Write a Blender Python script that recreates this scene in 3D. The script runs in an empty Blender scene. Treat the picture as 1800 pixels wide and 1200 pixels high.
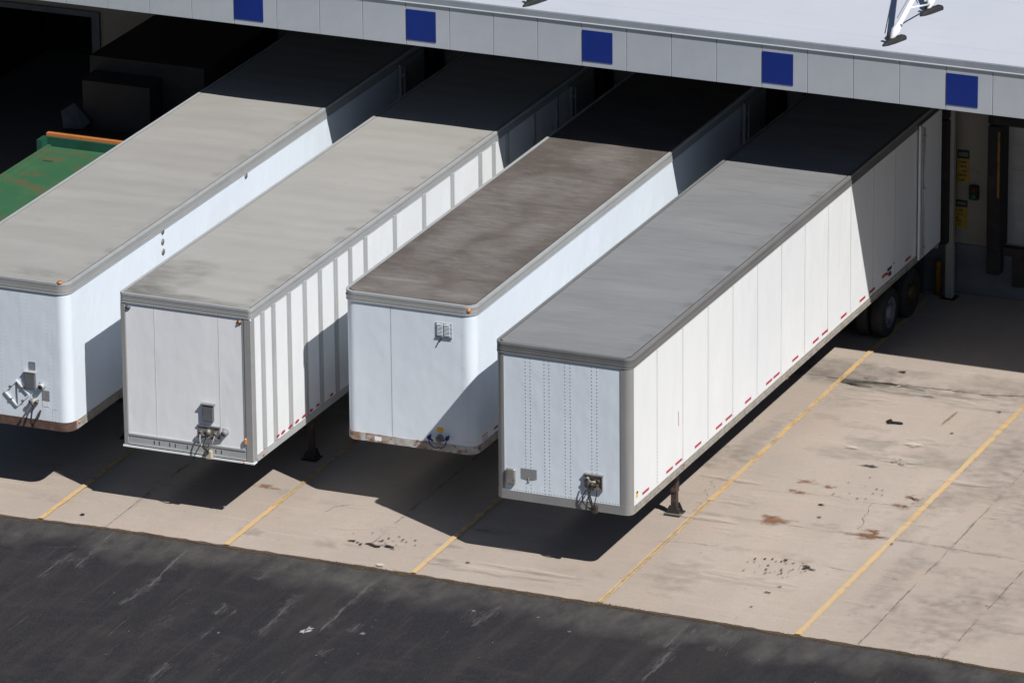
import bpy, math, random
from mathutils import Vector, Matrix, noise
random.seed(7)
S = bpy.context.scene
COL = S.collection

# ------------------------------------------------------------------ camera
cam_d = bpy.data.cameras.new("camera"); cam = bpy.data.objects.new("camera", cam_d); COL.objects.link(cam)
FWD = Vector((-0.371, 0.865, -0.337)); az, el, roll = -0.4051, 0.3438, -0.0095
FWD = Vector((math.sin(az)*math.cos(el), math.cos(az)*math.cos(el), -math.sin(el)))
RT = Vector((math.cos(az), -math.sin(az), 0)); UP = RT.cross(FWD)
R2 = math.cos(roll)*RT + math.sin(roll)*UP; U2 = -math.sin(roll)*RT + math.cos(roll)*UP
M = Matrix(((R2.x, U2.x, -FWD.x, 40.5126), (R2.y, U2.y, -FWD.y, -98.1632), (R2.z, U2.z, -FWD.z, 42.9121), (0, 0, 0, 1)))
cam.matrix_world = M
cam_d.sensor_width = 36; cam_d.lens = 230.84; cam_d.clip_start = 1; cam_d.clip_end = 3000
S.camera = cam

# ------------------------------------------------------------------ light
SUN_DIR = Vector((0.582, -0.307, 0.753)).normalized()
sun_el = math.asin(SUN_DIR.z); sun_rot = math.atan2(SUN_DIR.x, SUN_DIR.y)
W = bpy.data.worlds.new("World"); S.world = W; W.use_nodes = True
nt = W.node_tree; nt.nodes.clear()
sky = nt.nodes.new('ShaderNodeTexSky'); sky.sky_type = 'NISHITA'; sky.sun_disc = False
sky.sun_elevation = sun_el; sky.sun_rotation = sun_rot; sky.air_density = .75; sky.dust_density = .3
bg = nt.nodes.new('ShaderNodeBackground'); bg.inputs[1].default_value = 0.05
wo = nt.nodes.new('ShaderNodeOutputWorld')
nt.links.new(sky.outputs[0], bg.inputs[0]); nt.links.new(bg.outputs[0], wo.inputs[0])
sl = bpy.data.lights.new("sun", 'SUN'); sl.energy = 5.0; sl.angle = math.radians(0.5); sl.color = (1.0, 0.97, 0.925)
so = bpy.data.objects.new("sun", sl); COL.objects.link(so)
so.rotation_euler = (-SUN_DIR).to_track_quat('-Z', 'Y').to_euler(); so.location = (60, -40, 80)
S.view_settings.view_transform = 'Standard'; S.view_settings.look = 'None'
S.view_settings.exposure = 0.08; S.view_settings.gamma = 1.0
S.render.engine = 'CYCLES'

# ------------------------------------------------------------------ materials
def srgb(r, g, b):
    f = lambda c: (c/255/12.92 if c <= 10 else ((c/255+.055)/1.055)**2.4)
    return (f(r), f(g), f(b))
def mat(name, base, layers=(), rough=.6, metal=0., bump=None, alpha=False, spec=.4, arange=(.85, 1.35), dirt=None):
    m = bpy.data.materials.new(name); m.use_nodes = True; n = m.node_tree.nodes; L = m.node_tree.links
    b = n['Principled BSDF']; b.inputs['Roughness'].default_value = rough; b.inputs['Metallic'].default_value = metal
    b.inputs['Specular IOR Level'].default_value = spec
    tc = n.new('ShaderNodeTexCoord'); cur = None
    def noise_tex(scale, detail=4, dist=0., off=0):
        mp = n.new('ShaderNodeMapping'); mp.inputs['Scale'].default_value = scale if isinstance(scale, tuple) else (scale,)*3
        mp.inputs['Location'].default_value = (off, off*1.7, off*.6)
        L.new(tc.outputs['Object'], mp.inputs[0])
        t = n.new('ShaderNodeTexNoise'); t.inputs['Scale'].default_value = 1; t.inputs['Detail'].default_value = detail
        t.inputs['Roughness'].default_value = .6; t.inputs['Distortion'].default_value = dist
        L.new(mp.outputs[0], t.inputs[0]); return t.outputs[0]
    rgb = n.new('ShaderNodeRGB'); rgb.outputs[0].default_value = (*base, 1); cur = rgb.outputs[0]
    last = None
    for k, ly in enumerate(layers):
        sc, c2, lo, hi = ly[:4]; det = ly[4] if len(ly) > 4 else 4; mx = ly[5] if len(ly) > 5 else 1.0
        f = noise_tex(sc, det, off=3.1*k)
        mr = n.new('ShaderNodeMapRange'); mr.inputs[1].default_value = lo; mr.inputs[2].default_value = hi; mr.inputs[4].default_value = mx
        L.new(f, mr.inputs[0]); mix = n.new('ShaderNodeMix'); mix.data_type = 'RGBA'
        L.new(mr.outputs[0], mix.inputs[0]); L.new(cur, mix.inputs[6]); mix.inputs[7].default_value = (*c2, 1); cur = mix.outputs[2]; last = mr.outputs[0]
    if dirt:
        for an, colr, sc in dirt:
            at = n.new('ShaderNodeAttribute'); at.attribute_name = an; nz = noise_tex(sc, 7, off=7.7)
            ad = n.new('ShaderNodeMath'); ad.operation = 'MULTIPLY_ADD'; ad.inputs[1].default_value = 1.3; L.new(nz, ad.inputs[0]); L.new(at.outputs['Fac'], ad.inputs[2])
            mr = n.new('ShaderNodeMapRange'); mr.inputs[1].default_value = .55; mr.inputs[2].default_value = 1.9; L.new(ad.outputs[0], mr.inputs[0])
            mu = n.new('ShaderNodeMath'); mu.operation = 'MULTIPLY'; L.new(mr.outputs[0], mu.inputs[0])
            cl = n.new('ShaderNodeMapRange'); cl.inputs[2].default_value = .15; L.new(at.outputs['Fac'], cl.inputs[0]); L.new(cl.outputs[0], mu.inputs[1])
            mix = n.new('ShaderNodeMix'); mix.data_type = 'RGBA'; L.new(mu.outputs[0], mix.inputs[0]); L.new(cur, mix.inputs[6]); mix.inputs[7].default_value = (*colr, 1); cur = mix.outputs[2]
    L.new(cur, b.inputs['Base Color'])
    if bump:
        sc, st, dist = bump
        f = noise_tex(sc, 3, off=9.); bp = n.new('ShaderNodeBump'); bp.inputs['Strength'].default_value = st; bp.inputs['Distance'].default_value = dist
        L.new(f, bp.inputs['Height']); L.new(bp.outputs[0], b.inputs['Normal'])
    if alpha:
        at = n.new('ShaderNodeAttribute'); at.attribute_name = 'a'
        nz = noise_tex(alpha if isinstance(alpha, tuple) else (9, 9, 9), 5, off=5.)
        ad = n.new('ShaderNodeMath'); ad.operation = 'ADD'; L.new(at.outputs['Fac'], ad.inputs[0]); L.new(nz, ad.inputs[1])
        mr = n.new('ShaderNodeMapRange'); mr.inputs[1].default_value = arange[0]; mr.inputs[2].default_value = arange[1]; mr.inputs[4].default_value = arange[2] if len(arange) > 2 else 1
        L.new(ad.outputs[0], mr.inputs[0])
        tr = n.new('ShaderNodeBsdfTransparent'); ms = n.new('ShaderNodeMixShader')
        L.new(mr.outputs[0], ms.inputs[0]); L.new(tr.outputs[0], ms.inputs[1]); L.new(b.outputs[0], ms.inputs[2])
        L.new(ms.outputs[0], n['Material Output'].inputs[0])
    return m

M_ = {}
M_['white'] = mat('white_panel_paint', (.745, .765, .78), [((.5, .5, .25), (.69, .715, .745), .45, .75), ((6, 6, .8), (.64, .645, .64), .62, .86, 5, .5), ((3, 3, 3), (.62, .62, .60), .68, .86, 9, .4)], .38, bump=((1.2, .9, .5), .5, .06))
M_['white_cool'] = mat('cool_white_panel_paint', (.71, .775, .85), [((.6, .6, .3), (.67, .73, .80), .42, .7), ((5, 5, .8), (.60, .63, .66), .64, .88, 5, .5), ((3, 3, 2.2), (.55, .54, .52), .70, .86, 9, .5)], .40, bump=((1.1, 1.1, .6), .4, .07))
M_['white_front'] = mat('white_front_panel_paint', (.86, .865, .89), [((.7, .7, .35), (.80, .81, .84), .42, .7), ((5, 5, .8), (.70, .70, .70), .60, .86, 5, .5), ((2.5, 2.5, 2), (.62, .60, .57), .68, .85, 9, .5)], .42, bump=((1.2, 1.2, .6), .35, .06))
M_['alu'] = mat('aluminium_rail', (.37, .37, .365), [((1.2, 1.2, 1), (.33, .33, .325), .4, .7), ((6, 3, 12), (.27, .265, .255), .58, .8, 5, .5)], .45, .25)
M_['alu_dark'] = mat('weathered_dark_rail', (.185, .185, .187), [((1, .6, 1), (.145, .145, .147), .4, .7), ((6, 3, 14), (.13, .13, .13), .58, .8, 5, .6)], .5, .3)
M_['post'] = mat('grey_side_post', (.44, .455, .46), [((3, 3, 1), (.39, .40, .40), .4, .7)], .5, .15)
M_['ventp'] = mat('pale_vent_plate', (.52, .56, .61), [((9, 9, 9), (.45, .48, .52), .4, .7)], .5)
M_['ventl'] = mat('vent_louvre', (.60, .63, .67), rough=.45)
M_['seam_soft'] = mat('soft_panel_seam', (.60, .60, .61), rough=.6)
M_['lip4'] = mat('rail_lip_highlight', (.28, .28, .28), [((1, .8, 1), (.22, .22, .22), .4, .7)], .45, .3)  # lighter than the rail: its bright highlight line put into the colour
M_['post4'] = mat('grey_corner_post', (.33, .33, .325), [((2, 2, .6), (.28, .275, .27), .4, .75)], .42, .3)
M_['groove'] = mat('dark_gasket', (.035, .033, .03), rough=.8)
DR = (('dark', (.10, .09, .078), (3, 6, 1)), ('pale', (.42, .40, .375), (2.5, 8, 1)))
M_['roof1'] = mat('dull_roof_sheet', (.355, .345, .325), [((.35, 1.0, 1), (.395, .385, .365), .45, .7), ((.5, 2.6, 1), (.33, .32, .30), .50, .76, 7, .6), ((.9, 7, 1), (.42, .41, .39), .64, .8, 6, .6), ((3, 3, 1), (.30, .285, .265), .6, .8, 8, .5), ((9, 14, 1), (.31, .30, .28), .6, .8, 5, .4)], .55, .1, bump=((.5, 2.2, 1), .35, .03), dirt=DR)
M_['roof2'] = mat('pale_roof_sheet', (.405, .395, .37), [((.35, 1.0, 1), (.375, .365, .345), .45, .7), ((.6, 2.8, 1), (.37, .36, .34), .50, .76, 7, .6), ((.9, 6, 1), (.45, .44, .42), .64, .8, 6, .6), ((2.5, 2.5, 1), (.345, .33, .305), .58, .8, 8, .5), ((9, 14, 1), (.35, .34, .32), .6, .8, 5, .4)], .55, .1, bump=((.5, 2.2, 1), .35, .03), dirt=DR)
M_['roof3'] = mat('grimy_brown_roof_sheet', (.108, .090, .080), [((.9, 1.6, 1), (.138, .120, .108), .44, .66, 8), ((1.6, 2.6, 1), (.088, .079, .075), .48, .72, 12, .75), ((3.0, 6, 1), (.21, .19, .175), .58, .78, 14, .6), ((7, 7, 1), (.19, .178, .168), .58, .76, 10, .55), ((5, 5, 1), (.075, .066, .062), .56, .74, 10, .6), ((22, 22, 1), (.08, .07, .065), .58, .76, 5, .6)], .7, bump=((.6, 2.4, 1), .25, .03), dirt=(('pale', (.26, .245, .235), (2.5, 9, 1)),))
M_['roof4'] = mat('smooth_grey_roof_sheet', (.24, .244, .25), [((.3, .9, 1), (.27, .274, .28), .42, .68), ((.45, 3.0, 1), (.205, .208, .215), .54, .76, 7, .7), ((1.2, 6, 1), (.275, .278, .285), .6, .8, 7, .5)], .5, .1, bump=((.35, 1.8, 1), .6, .06), dirt=DR[:1])
M_['rust_rail'] = mat('rusty_brown_rail', (.095, .052, .042), [((7, 7, 7), (.15, .10, .08), .45, .7, 7), ((14, 14, 20), (.05, .035, .03), .55, .7, 6), ((3, 3, 5), (.42, .36, .33), .66, .72, 5)], .85)
M_['chip_rail'] = mat('chipped_rusty_rail', (.46, .47, .46), [((3.5, 3.5, 6), (.33, .27, .23), .44, .60, 6), ((5.5, 5.5, 9), (.27, .15, .095), .53, .60, 7), ((10, 10, 14), (.14, .065, .04), .58, .66, 7), ((20, 20, 20), (.06, .05, .05), .68, .74)], .75)
M_['side_rail'] = mat('dirty_tan_side_rail', (.34, .315, .28), [((7, 7, 7), (.22, .20, .175), .42, .66, 6), ((14, 10, 14), (.09, .08, .07), .62, .7, 5)], .65, .1)
M_['steel'] = mat('weathered_galvanised_plate', (.30, .285, .265), [((16, 16, 16), (.16, .135, .12), .45, .7)], .5, .4)
M_['box'] = mat('grey_plastic_box', (.135, .14, .15), [((6, 6, 6), (.10, .105, .115), .4, .7)], .5)
M_['patch'] = mat('grey_label_patch', (.24, .25, .26), [((20, 20, 20), (.2, .2, .2), .4, .7)], .55)
M_['black'] = mat('black_rubber', (.018, .018, .019), [((8, 8, 8), (.03, .028, .027), .5, .7)], .8)
M_['chassis'] = mat('grimy_black_chassis', (.03, .026, .024), [((5, 5, 5), (.06, .035, .025), .5, .7)], .8)
M_['leg'] = mat('rusty_dark_steel', (.045, .033, .03), [((9, 9, 9), (.12, .06, .045), .5, .68)], .7)
M_['rivet'] = mat('rivet_heads', (.42, .43, .45), rough=.4, metal=.4)
M_['rivet_w'] = mat('painted_rivet_heads', (.42, .42, .42), rough=.5)
M_['seam'] = mat('panel_lap_seam', (.36, .355, .34), [((3, 3, 2), (.50, .50, .48), .4, .7)], .6)
M_['amber'] = mat('amber_lens', (.58, .22, .05), rough=.25)
M_['redlens'] = mat('red_lens', (.35, .03, .02), rough=.25)
M_['tape'] = mat('red_reflective_tape', (.42, .02, .045), [((30, 30, 30), (.5, .12, .14), .6, .75)], .35)
M_['yellow'] = mat('yellow_sticker', (.80, .48, .03), [((30, 30, 30), (.7, .4, .05), .5, .7)], .5)
M_['blueh'] = mat('blue_gladhand', (.015, .03, .16), rough=.4)
M_['red'] = mat('faded_red_print', (.45, .10, .09), rough=.6)
M_['tan'] = mat('pale_socket_face', (.45, .42, .33), rough=.6)
M_['rimw'] = mat('painted_wheel_rim', (.16, .17, .19), [((8, 8, 8), (.09, .09, .1), .4, .7)], .5)
M_['rimy'] = mat('yellow_wheel_rim', (.07, .045, .012), [((8, 8, 8), (.04, .03, .012), .4, .7)], .6)

# concrete
M_['concrete'] = mat('sunlit_concrete_slab', (.385, .322, .277), [
    ((.12, .10, 1), (.36, .308, .266), .40, .62, 3), ((.5, .22, 1), (.44, .378, .325), .46, .70, 5, .85),
    ((.28, .8, 1), (.36, .315, .275), .50, .74, 8, .65), ((1.1, .6, 1), (.415, .33, .275), .50, .72, 6, .6), ((.35, 5.5, 1), (.485, .415, .355), .56, .78, 8, .5), ((.5, 9, 1), (.36, .305, .26), .56, .78, 8, .45), ((.9, 22, 1), (.47, .39, .32), .58, .74, 5, .5),
    ((.8, .35, 1), (.31, .27, .235), .58, .82, 8, .6), ((4, 9, 1), (.31, .25, .20), .58, .78, 7, .5), ((24, 24, 1), (.30, .245, .205), .46, .74, 3, .38), ((9, 9, 1), (.30, .245, .205), .58, .8, 5, .35), ((55, 55, 1), (.28, .22, .175), .58, .8, 2, .5)], .85, bump=((40, 40, 1), .2, .01))
M_['crack'] = mat('dirt_filled_crack', (.13, .10, .08), rough=.95, alpha=(7, 7, 7), arange=(.75, 1.5))
M_['tar'] = mat('dark_spot', (.03, .024, .022), rough=.8)
M_['oil'] = mat('dark_soft_stain', (.06, .052, .05), rough=.7, alpha=(7, 9, 7), arange=(.6, 1.7))
M_['grime_vignette'] = mat('grey_grime_and_vignette', (.22, .197, .178), rough=.85, alpha=(3.2, 5, 2), arange=(.55, 1.85, .75))
M_['rust'] = mat('rust_stain', (.25, .115, .055), [((9, 14, 9), (.15, .07, .035), .5, .7)], .85, alpha=(9, 18, 9), arange=(.65, 1.6))
M_['pale'] = mat('pale_wash_stain', (.56, .49, .42), rough=.85, alpha=(2.5, 9, 2), arange=(.6, 1.7, .9))
M_['dirt'] = mat('edge_dirt', (.085, .058, .036), [((20, 20, 20), (.04, .03, .02), .5, .7)], .95, alpha=(12, 12, 12))
M_['line'] = mat('worn_yellow_line_paint', (.61, .405, .18), [((.9, .9, 1), (.55, .41, .24), .42, .66), ((14, 6, 1), (.43, .345, .26), .54, .72, 7, .85)], .75, alpha=(10, 5, 3), arange=(.8, 1.45, .95))
M_['line_old'] = mat('rubbed_out_yellow_line_paint', (.60, .40, .17), [((6, 2, 1), (.43, .35, .26), .46, .6, 6, .9)], .75, alpha=(9, 4, 3))
M_['scratch'] = mat('pale_scrape_mark', (.15, .142, .14), rough=.9, alpha=(22, 3.5, 5), arange=(.7, 1.6))
M_['chalk'] = mat('white_bird_mark', (.40, .41, .43), rough=.9, alpha=(16, 16, 16), arange=(.7, 1.6))

def asphalt():
    m = mat('worn_asphalt', (.0165, .0155, .0195), [
        ((.5, .25, 1), (.024, .022, .023), .46, .66, 5), ((2.4, .3, 1), (.040, .037, .036), .50, .74, 9, .85),
        ((9, .35, 1), (.055, .05, .048), .58, .80, 9, .6), ((22, .6, 1), (.075, .07, .068), .64, .84, 7, .5), ((.7, 1.6, 1), (.042, .038, .036), .54, .78, 10, .6), ((3.5, 4.5, 1), (.045, .041, .038), .56, .80, 9, .5), ((24, 24, 1), (.05, .046, .046), .50, .72, 3, .55), ((1.6, 1.4, 1), (.055, .05, .043), .62, .82, 12, .6), ((60, 60, 1), (.075, .07, .07), .58, .8, 2, .7)], .9, bump=((60, 60, 1), .4, .01), spec=.25)
    n = m.node_tree.nodes; L = m.node_tree.links; b = n['Principled BSDF']
    src = b.inputs['Base Color'].links[0].from_socket
    tc = n.new('ShaderNodeTexCoord'); sp = n.new('ShaderNodeSeparateXYZ'); L.new(tc.outputs['Object'], sp.inputs[0])
    mp = n.new('ShaderNodeMapping'); mp.inputs['Scale'].default_value = (.8, .5, 1); L.new(tc.outputs['Object'], mp.inputs[0])
    t = n.new('ShaderNodeTexNoise'); t.inputs['Scale'].default_value = 1; t.inputs['Detail'].default_value = 8; L.new(mp.outputs[0], t.inputs[0])
    ma = n.new('ShaderNodeMath'); ma.operation = 'MULTIPLY_ADD'; ma.inputs[1].default_value = 2.6; L.new(t.outputs[0], ma.inputs[0]); L.new(sp.outputs[1], ma.inputs[2])
    mr = n.new('ShaderNodeMapRange'); mr.inputs[1].default_value = .05; mr.inputs[2].default_value = .75; mr.inputs[4].default_value = .85; L.new(ma.outputs[0], mr.inputs[0])
    mp2 = n.new('ShaderNodeMapping'); mp2.inputs['Scale'].default_value = (2.5, 1.2, 1); L.new(tc.outputs['Object'], mp2.inputs[0])
    t2 = n.new('ShaderNodeTexNoise'); t2.inputs['Scale'].default_value = 1; t2.inputs['Detail'].default_value = 9; t2.inputs['Roughness'].default_value = .7; L.new(mp2.outputs[0], t2.inputs[0])
    cr = n.new('ShaderNodeValToRGB'); cr.color_ramp.elements[0].position = .35; cr.color_ramp.elements[0].color = (.038, .036, .036, 1)
    cr.color_ramp.elements[1].position = .72; cr.color_ramp.elements[1].color = (.10, .095, .09, 1); L.new(t2.outputs[0], cr.inputs[0])
    mx = n.new('ShaderNodeMix'); mx.data_type = 'RGBA'; L.new(mr.outputs[0], mx.inputs[0]); L.new(src, mx.inputs[6]); L.new(cr.outputs[0], mx.inputs[7])
    L.new(mx.outputs[2], b.inputs['Base Color']); return m
M_['asphalt'] = asphalt()
M_['membrane'] = mat('white_roof_membrane', (.46, .485, .55), [((.2, .2, 1), (.50, .525, .585), .4, .7), ((.5, 5, 1), (.40, .41, .45), .60, .8, 6, .5), ((.15, 2, 1), (.42, .43, .46), .62, .7, 3, .4)], .7)
M_['fascia'] = mat('grey_metal_fascia', (.40, .43, .47), [((.5, .5, .8), (.35, .375, .41), .4, .7), ((8, 8, 8), (.33, .35, .39), .6, .8, 5, .5)], .5, bump=((.9, .9, .7), .25, .04))
M_['coping'] = mat('slate_grey_coping', (.20, .22, .25), [((2, 2, 2), (.17, .19, .215), .4, .7)], .5)
M_['drip'] = mat('pale_drip_trim', (.62, .65, .68), rough=.5)
M_['blue'] = mat('blue_sign_paint', (.009, .027, .185), [((3, 3, 3), (.009, .024, .165), .4, .7)], .5, spec=.15)
M_['wall'] = mat('beige_block_wall', (.27, .25, .21), [((.6, .6, 1), (.22, .205, .175), .4, .7), ((3, 3, 6), (.15, .14, .12), .6, .8)], .85)
M_['plinth'] = mat('grey_concrete_base', (.13, .135, .15), [((1.5, 1.5, 2), (.09, .09, .10), .4, .7)], .85)
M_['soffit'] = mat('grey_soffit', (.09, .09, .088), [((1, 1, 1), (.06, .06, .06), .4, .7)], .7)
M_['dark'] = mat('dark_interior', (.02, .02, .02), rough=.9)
M_['seal'] = mat('black_foam_seal', (.012, .012, .013), [((4, 4, 4), (.03, .022, .018), .5, .75)], .85)
M_['door'] = mat('grey_overhead_door', (.28, .285, .285), [((2, 2, 2), (.22, .22, .22), .4, .7)], .5)
M_['colm'] = mat('cream_painted_steel', (.28, .265, .235), [((3, 3, 1.5), (.19, .18, .16), .5, .75)], .55)
M_['byel'] = mat('yellow_bollard_paint', (.20, .085, .008), [((6, 6, 6), (.11, .05, .008), .5, .7)], .6)
M_['green'] = mat('green_painted_steel', (.032, .115, .055), [((1.2, 1.2, 1), (.05, .128, .062), .4, .65), ((1.6, 3.2, 1), (.125, .085, .045), .50, .68, 7, .85), ((3, 8, 1), (.16, .05, .03), .64, .72, 6, .8)], .6)
M_['dkgreen'] = mat('dark_green_steel', (.012, .075, .05), [((3, 3, 3), (.01, .05, .03), .4, .7)], .6)
M_['orange'] = mat('orange_painted_edge', (.50, .18, .05), [((5, 5, 5), (.42, .14, .045), .5, .7)], .6)
M_['hopper'] = mat('dark_brown_steel_hopper', (.045, .033, .029), [((2, 2, 2), (.03, .024, .022), .4, .7)], .7)
M_['card'] = mat('blue_grey_board', (.06, .066, .072), rough=.9)
M_['rusttop'] = mat('rubber_debris', (.012, .01, .009), rough=.8)
M_['sgreen'] = mat('green_lamp_lens', (.01, .14, .05), rough=.3)
M_['sred'] = mat('red_lamp_lens', (.12, .012, .012), rough=.3)
M_['weed'] = mat('dry_weeds', (.09, .085, .035), [((9, 9, 9), (.12, .08, .04), .4, .7)], .9)
M_['whitep'] = mat('white_steel_tube', (.75, .76, .78), rough=.45)
M_['slate'] = mat('blue_grey_steel_plate', (.14, .17, .24), rough=.5)
M_['dimyel'] = mat('weathered_yellow_sign', (.33, .225, .02), [((9, 9, 9), (.24, .15, .03), .45, .7)], .6)
M_['pebble'] = mat('dark_pebbles', (.05, .04, .035), rough=.9)

# ------------------------------------------------------------------ mesh builder
class MB:
    def __init__(s): s.v = []; s.f = []; s.mi = []; s.a = []; s.sm = []
    def add(s, vs, fs, mi=0, al=None, smooth=False):
        o = len(s.v); s.v += [tuple(v) for v in vs]; s.a += (al if al else [1.0]*len(vs))
        for f in fs: s.f.append(tuple(i+o for i in f)); s.mi.append(mi); s.sm.append(smooth)
    def box(s, x0, x1, y0, y1, z0, z1, mi=0, bev=0):
        if bev:
            b = bev; vs = []
            for z, ins in ((z0, b), (z0+b, 0), (z1-b, 0), (z1, b)):
                vs += [(x0+b, y0+ins, z), (x1-b, y0+ins, z), (x1-ins, y0+b, z), (x1-ins, y1-b, z), (x1-b, y1-ins, z), (x0+b, y1-ins, z), (x0+ins, y1-b, z), (x0+ins, y0+b, z)]
            fs = [tuple(range(7, -1, -1)), tuple(range(24, 32))]
            for l in range(3):
                for k in range(8): fs.append((l*8+k, l*8+(k+1) % 8, l*8+8+(k+1) % 8, l*8+8+k))
            s.add(vs, fs, mi); return
        s.add([(x0, y0, z0), (x1, y0, z0), (x1, y1, z0), (x0, y1, z0), (x0, y0, z1), (x1, y0, z1), (x1, y1, z1), (x0, y1, z1)],
              [(0, 3, 2, 1), (4, 5, 6, 7), (0, 1, 5, 4), (1, 2, 6, 5), (2, 3, 7, 6), (3, 0, 4, 7)], mi)
    def tube(s, pts, r, n=8, mi=0, cap=True):
        pts = [Vector(q) for q in pts]; vs = []; fs = []; ref = None
        for i, q in enumerate(pts):
            t = (pts[min(i+1, len(pts)-1)] - pts[max(i-1, 0)]).normalized()
            if ref is None: ref = Vector((0, 0, 1)) if abs(t.z) < .9 else Vector((1, 0, 0))
            a = t.cross(ref).normalized(); b = t.cross(a).normalized(); ref = -b if False else ref
            rr = r[i] if isinstance(r, (list, tuple)) else r
            for k in range(n):
                w = 2*math.pi*k/n; vs.append(q + a*math.cos(w)*rr + b*math.sin(w)*rr)
        for i in range(len(pts)-1):
            for k in range(n): fs.append((i*n+k, i*n+(k+1) % n, (i+1)*n+(k+1) % n, (i+1)*n+k))
        if cap: fs.append(tuple(range(n-1, -1, -1))); fs.append(tuple((len(pts)-1)*n+k for k in range(n)))
        s.add(vs, fs, mi, smooth=n > 6)
    def beam(s, p0, p1, w, h, mi=0):
        p0, p1 = Vector(p0), Vector(p1); t = (p1-p0).normalized(); ref = Vector((0, 0, 1)) if abs(t.z) < .9 else Vector((0, 1, 0))
        a = t.cross(ref).normalized()*w/2; b = a.cross(t).normalized()*h/2
        vs = [p+sx*a+sy*b for p in (p0, p1) for sx, sy in ((-1, -1), (1, -1), (1, 1), (-1, 1))]
        s.add(vs, [(0, 1, 2, 3), (7, 6, 5, 4), (0, 4, 5, 1), (1, 5, 6, 2), (2, 6, 7, 3), (3, 7, 4, 0)], mi)
    def extrude(s, poly, z0, z1, mi=0, cap=True, smooth=False, top=True, bottom=True):
        n = len(poly); vs = [(x, y, z0) for x, y in poly]+[(x, y, z1) for x, y in poly]
        s.add(vs, [(k, (k+1) % n, n+(k+1) % n, n+k) for k in range(n)], mi, smooth=smooth)
        if top: s.add([(x, y, z1) for x, y in poly], [tuple(range(n))], mi)
        if bottom: s.add([(x, y, z0) for x, y in poly], [tuple(range(n-1, -1, -1))], mi)
    def ring(s, po, pi, z0, z1, mi=0):
        n = len(po)
        vs = [(x, y, z0) for x, y in po]+[(x, y, z1) for x, y in po]+[(x, y, z1) for x, y in pi]+[(x, y, z0) for x, y in pi]
        fs = []
        for k in range(n):
            j = (k+1) % n
            fs += [(k, j, n+j, n+k), (n+k, n+j, 2*n+j, 2*n+k), (2*n+k, 2*n+j, 3*n+j, 3*n+k), (3*n+k, 3*n+j, j, k)]
        s.add(vs, fs, mi)
    def ribbon(s, pts, w, z, mi=0, jit=0., step=.12, wv=.5, alpha=1., fade=True, breaks=0., soft=False):
        P = []
        for i in range(len(pts)-1):
            a, b = Vector(pts[i]), Vector(pts[i+1]); n = max(1, int((b-a).length/step))
            for k in range(n): P.append(a.lerp(b, k/n))
        P.append(Vector(pts[-1]))
        o = random.random()*100; N = len(P); vs = []; al = []
        for i, q in enumerate(P):
            t = (P[min(i+1, N-1)]-P[max(i-1, 0)]).normalized(); nn = Vector((-t.y, t.x))
            q = q + nn*jit*(noise.noise(Vector((i*step*2.5, o, 0)))*1.3 + .5*noise.noise(Vector((i*step*9, o, 5))))
            ww = w*(1+wv*1.5*noise.noise(Vector((i*.7, o, 9))))/2; ww = max(ww, w*.12)
            e = min(i, N-1-i)/max(1, N*.12) if fade else 1; e = min(1, e+.25)
            aa = alpha*e - breaks*max(0, noise.noise(Vector((i*step*1.7, o, 20))))*2
            if soft: vs += [(q.x-nn.x*ww, q.y-nn.y*ww, z), (q.x, q.y, z), (q.x+nn.x*ww, q.y+nn.y*ww, z)]; al += [0, aa, 0]
            else: vs += [(q.x-nn.x*ww, q.y-nn.y*ww, z), (q.x+nn.x*ww, q.y+nn.y*ww, z)]; al += [aa, aa]
        if soft: s.add(vs, [f for i in range(N-1) for f in ((3*i, 3*i+3, 3*i+4, 3*i+1), (3*i+1, 3*i+4, 3*i+5, 3*i+2))], mi, al)
        else: s.add(vs, [(2*i, 2*i+2, 2*i+3, 2*i+1) for i in range(N-1)], mi, al)
    def blob(s, cx, cy, rx, ry, z, mi=0, core=1., n=22, irr=.35, hard=False):
        o = random.random()*100; vs = [(cx, cy, z)]; al = [core]
        for ring_, a in (((.55, core*.8), (1.0, 0.0)) if not hard else ((1.0, 1.0),)):
            pass
        rings = [(1.0, 1.0)] if hard else [(.5, core*.85), (1.0, 0.05)]
        for rr, a in rings:
            for k in range(n):
                w = 2*math.pi*k/n; q = 1+irr*noise.noise(Vector((math.cos(w)*1.6+o, math.sin(w)*1.6, o)))*2
                vs.append((cx+rx*rr*q*math.cos(w), cy+ry*rr*q*math.sin(w), z)); al.append(a)
        fs = [(0, 1+k, 1+(k+1) % n) for k in range(n)]
        if not hard: fs += [(1+k, 1+n+k, 1+n+(k+1) % n, 1+(k+1) % n) for k in range(n)]
        s.add(vs, fs, mi, al)
    def rivet(s, c, nrm, r=.011, mi=0, h=.006):
        c = Vector(c); nrm = Vector(nrm).normalized(); ref = Vector((0, 0, 1)) if abs(nrm.z) < .9 else Vector((1, 0, 0))
        a = nrm.cross(ref).normalized(); b = nrm.cross(a); vs = []
        for rr, hh in ((r, 0), (r*.6, h)):
            for k in range(6):
                w = math.pi*k/3; vs.append(c+a*math.cos(w)*rr+b*math.sin(w)*rr+nrm*hh)
        fs = [(k, (k+1) % 6, 6+(k+1) % 6, 6+k) for k in range(6)]+[tuple(range(6, 12))]
        s.add(vs, fs, mi)
    def disc(s, c, nrm, r, h, n=16, mi=0, r2=None):
        c = Vector(c); s.tube([c, c+Vector(nrm).normalized()*h], [r, r2 if r2 is not None else r], n, mi)
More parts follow.
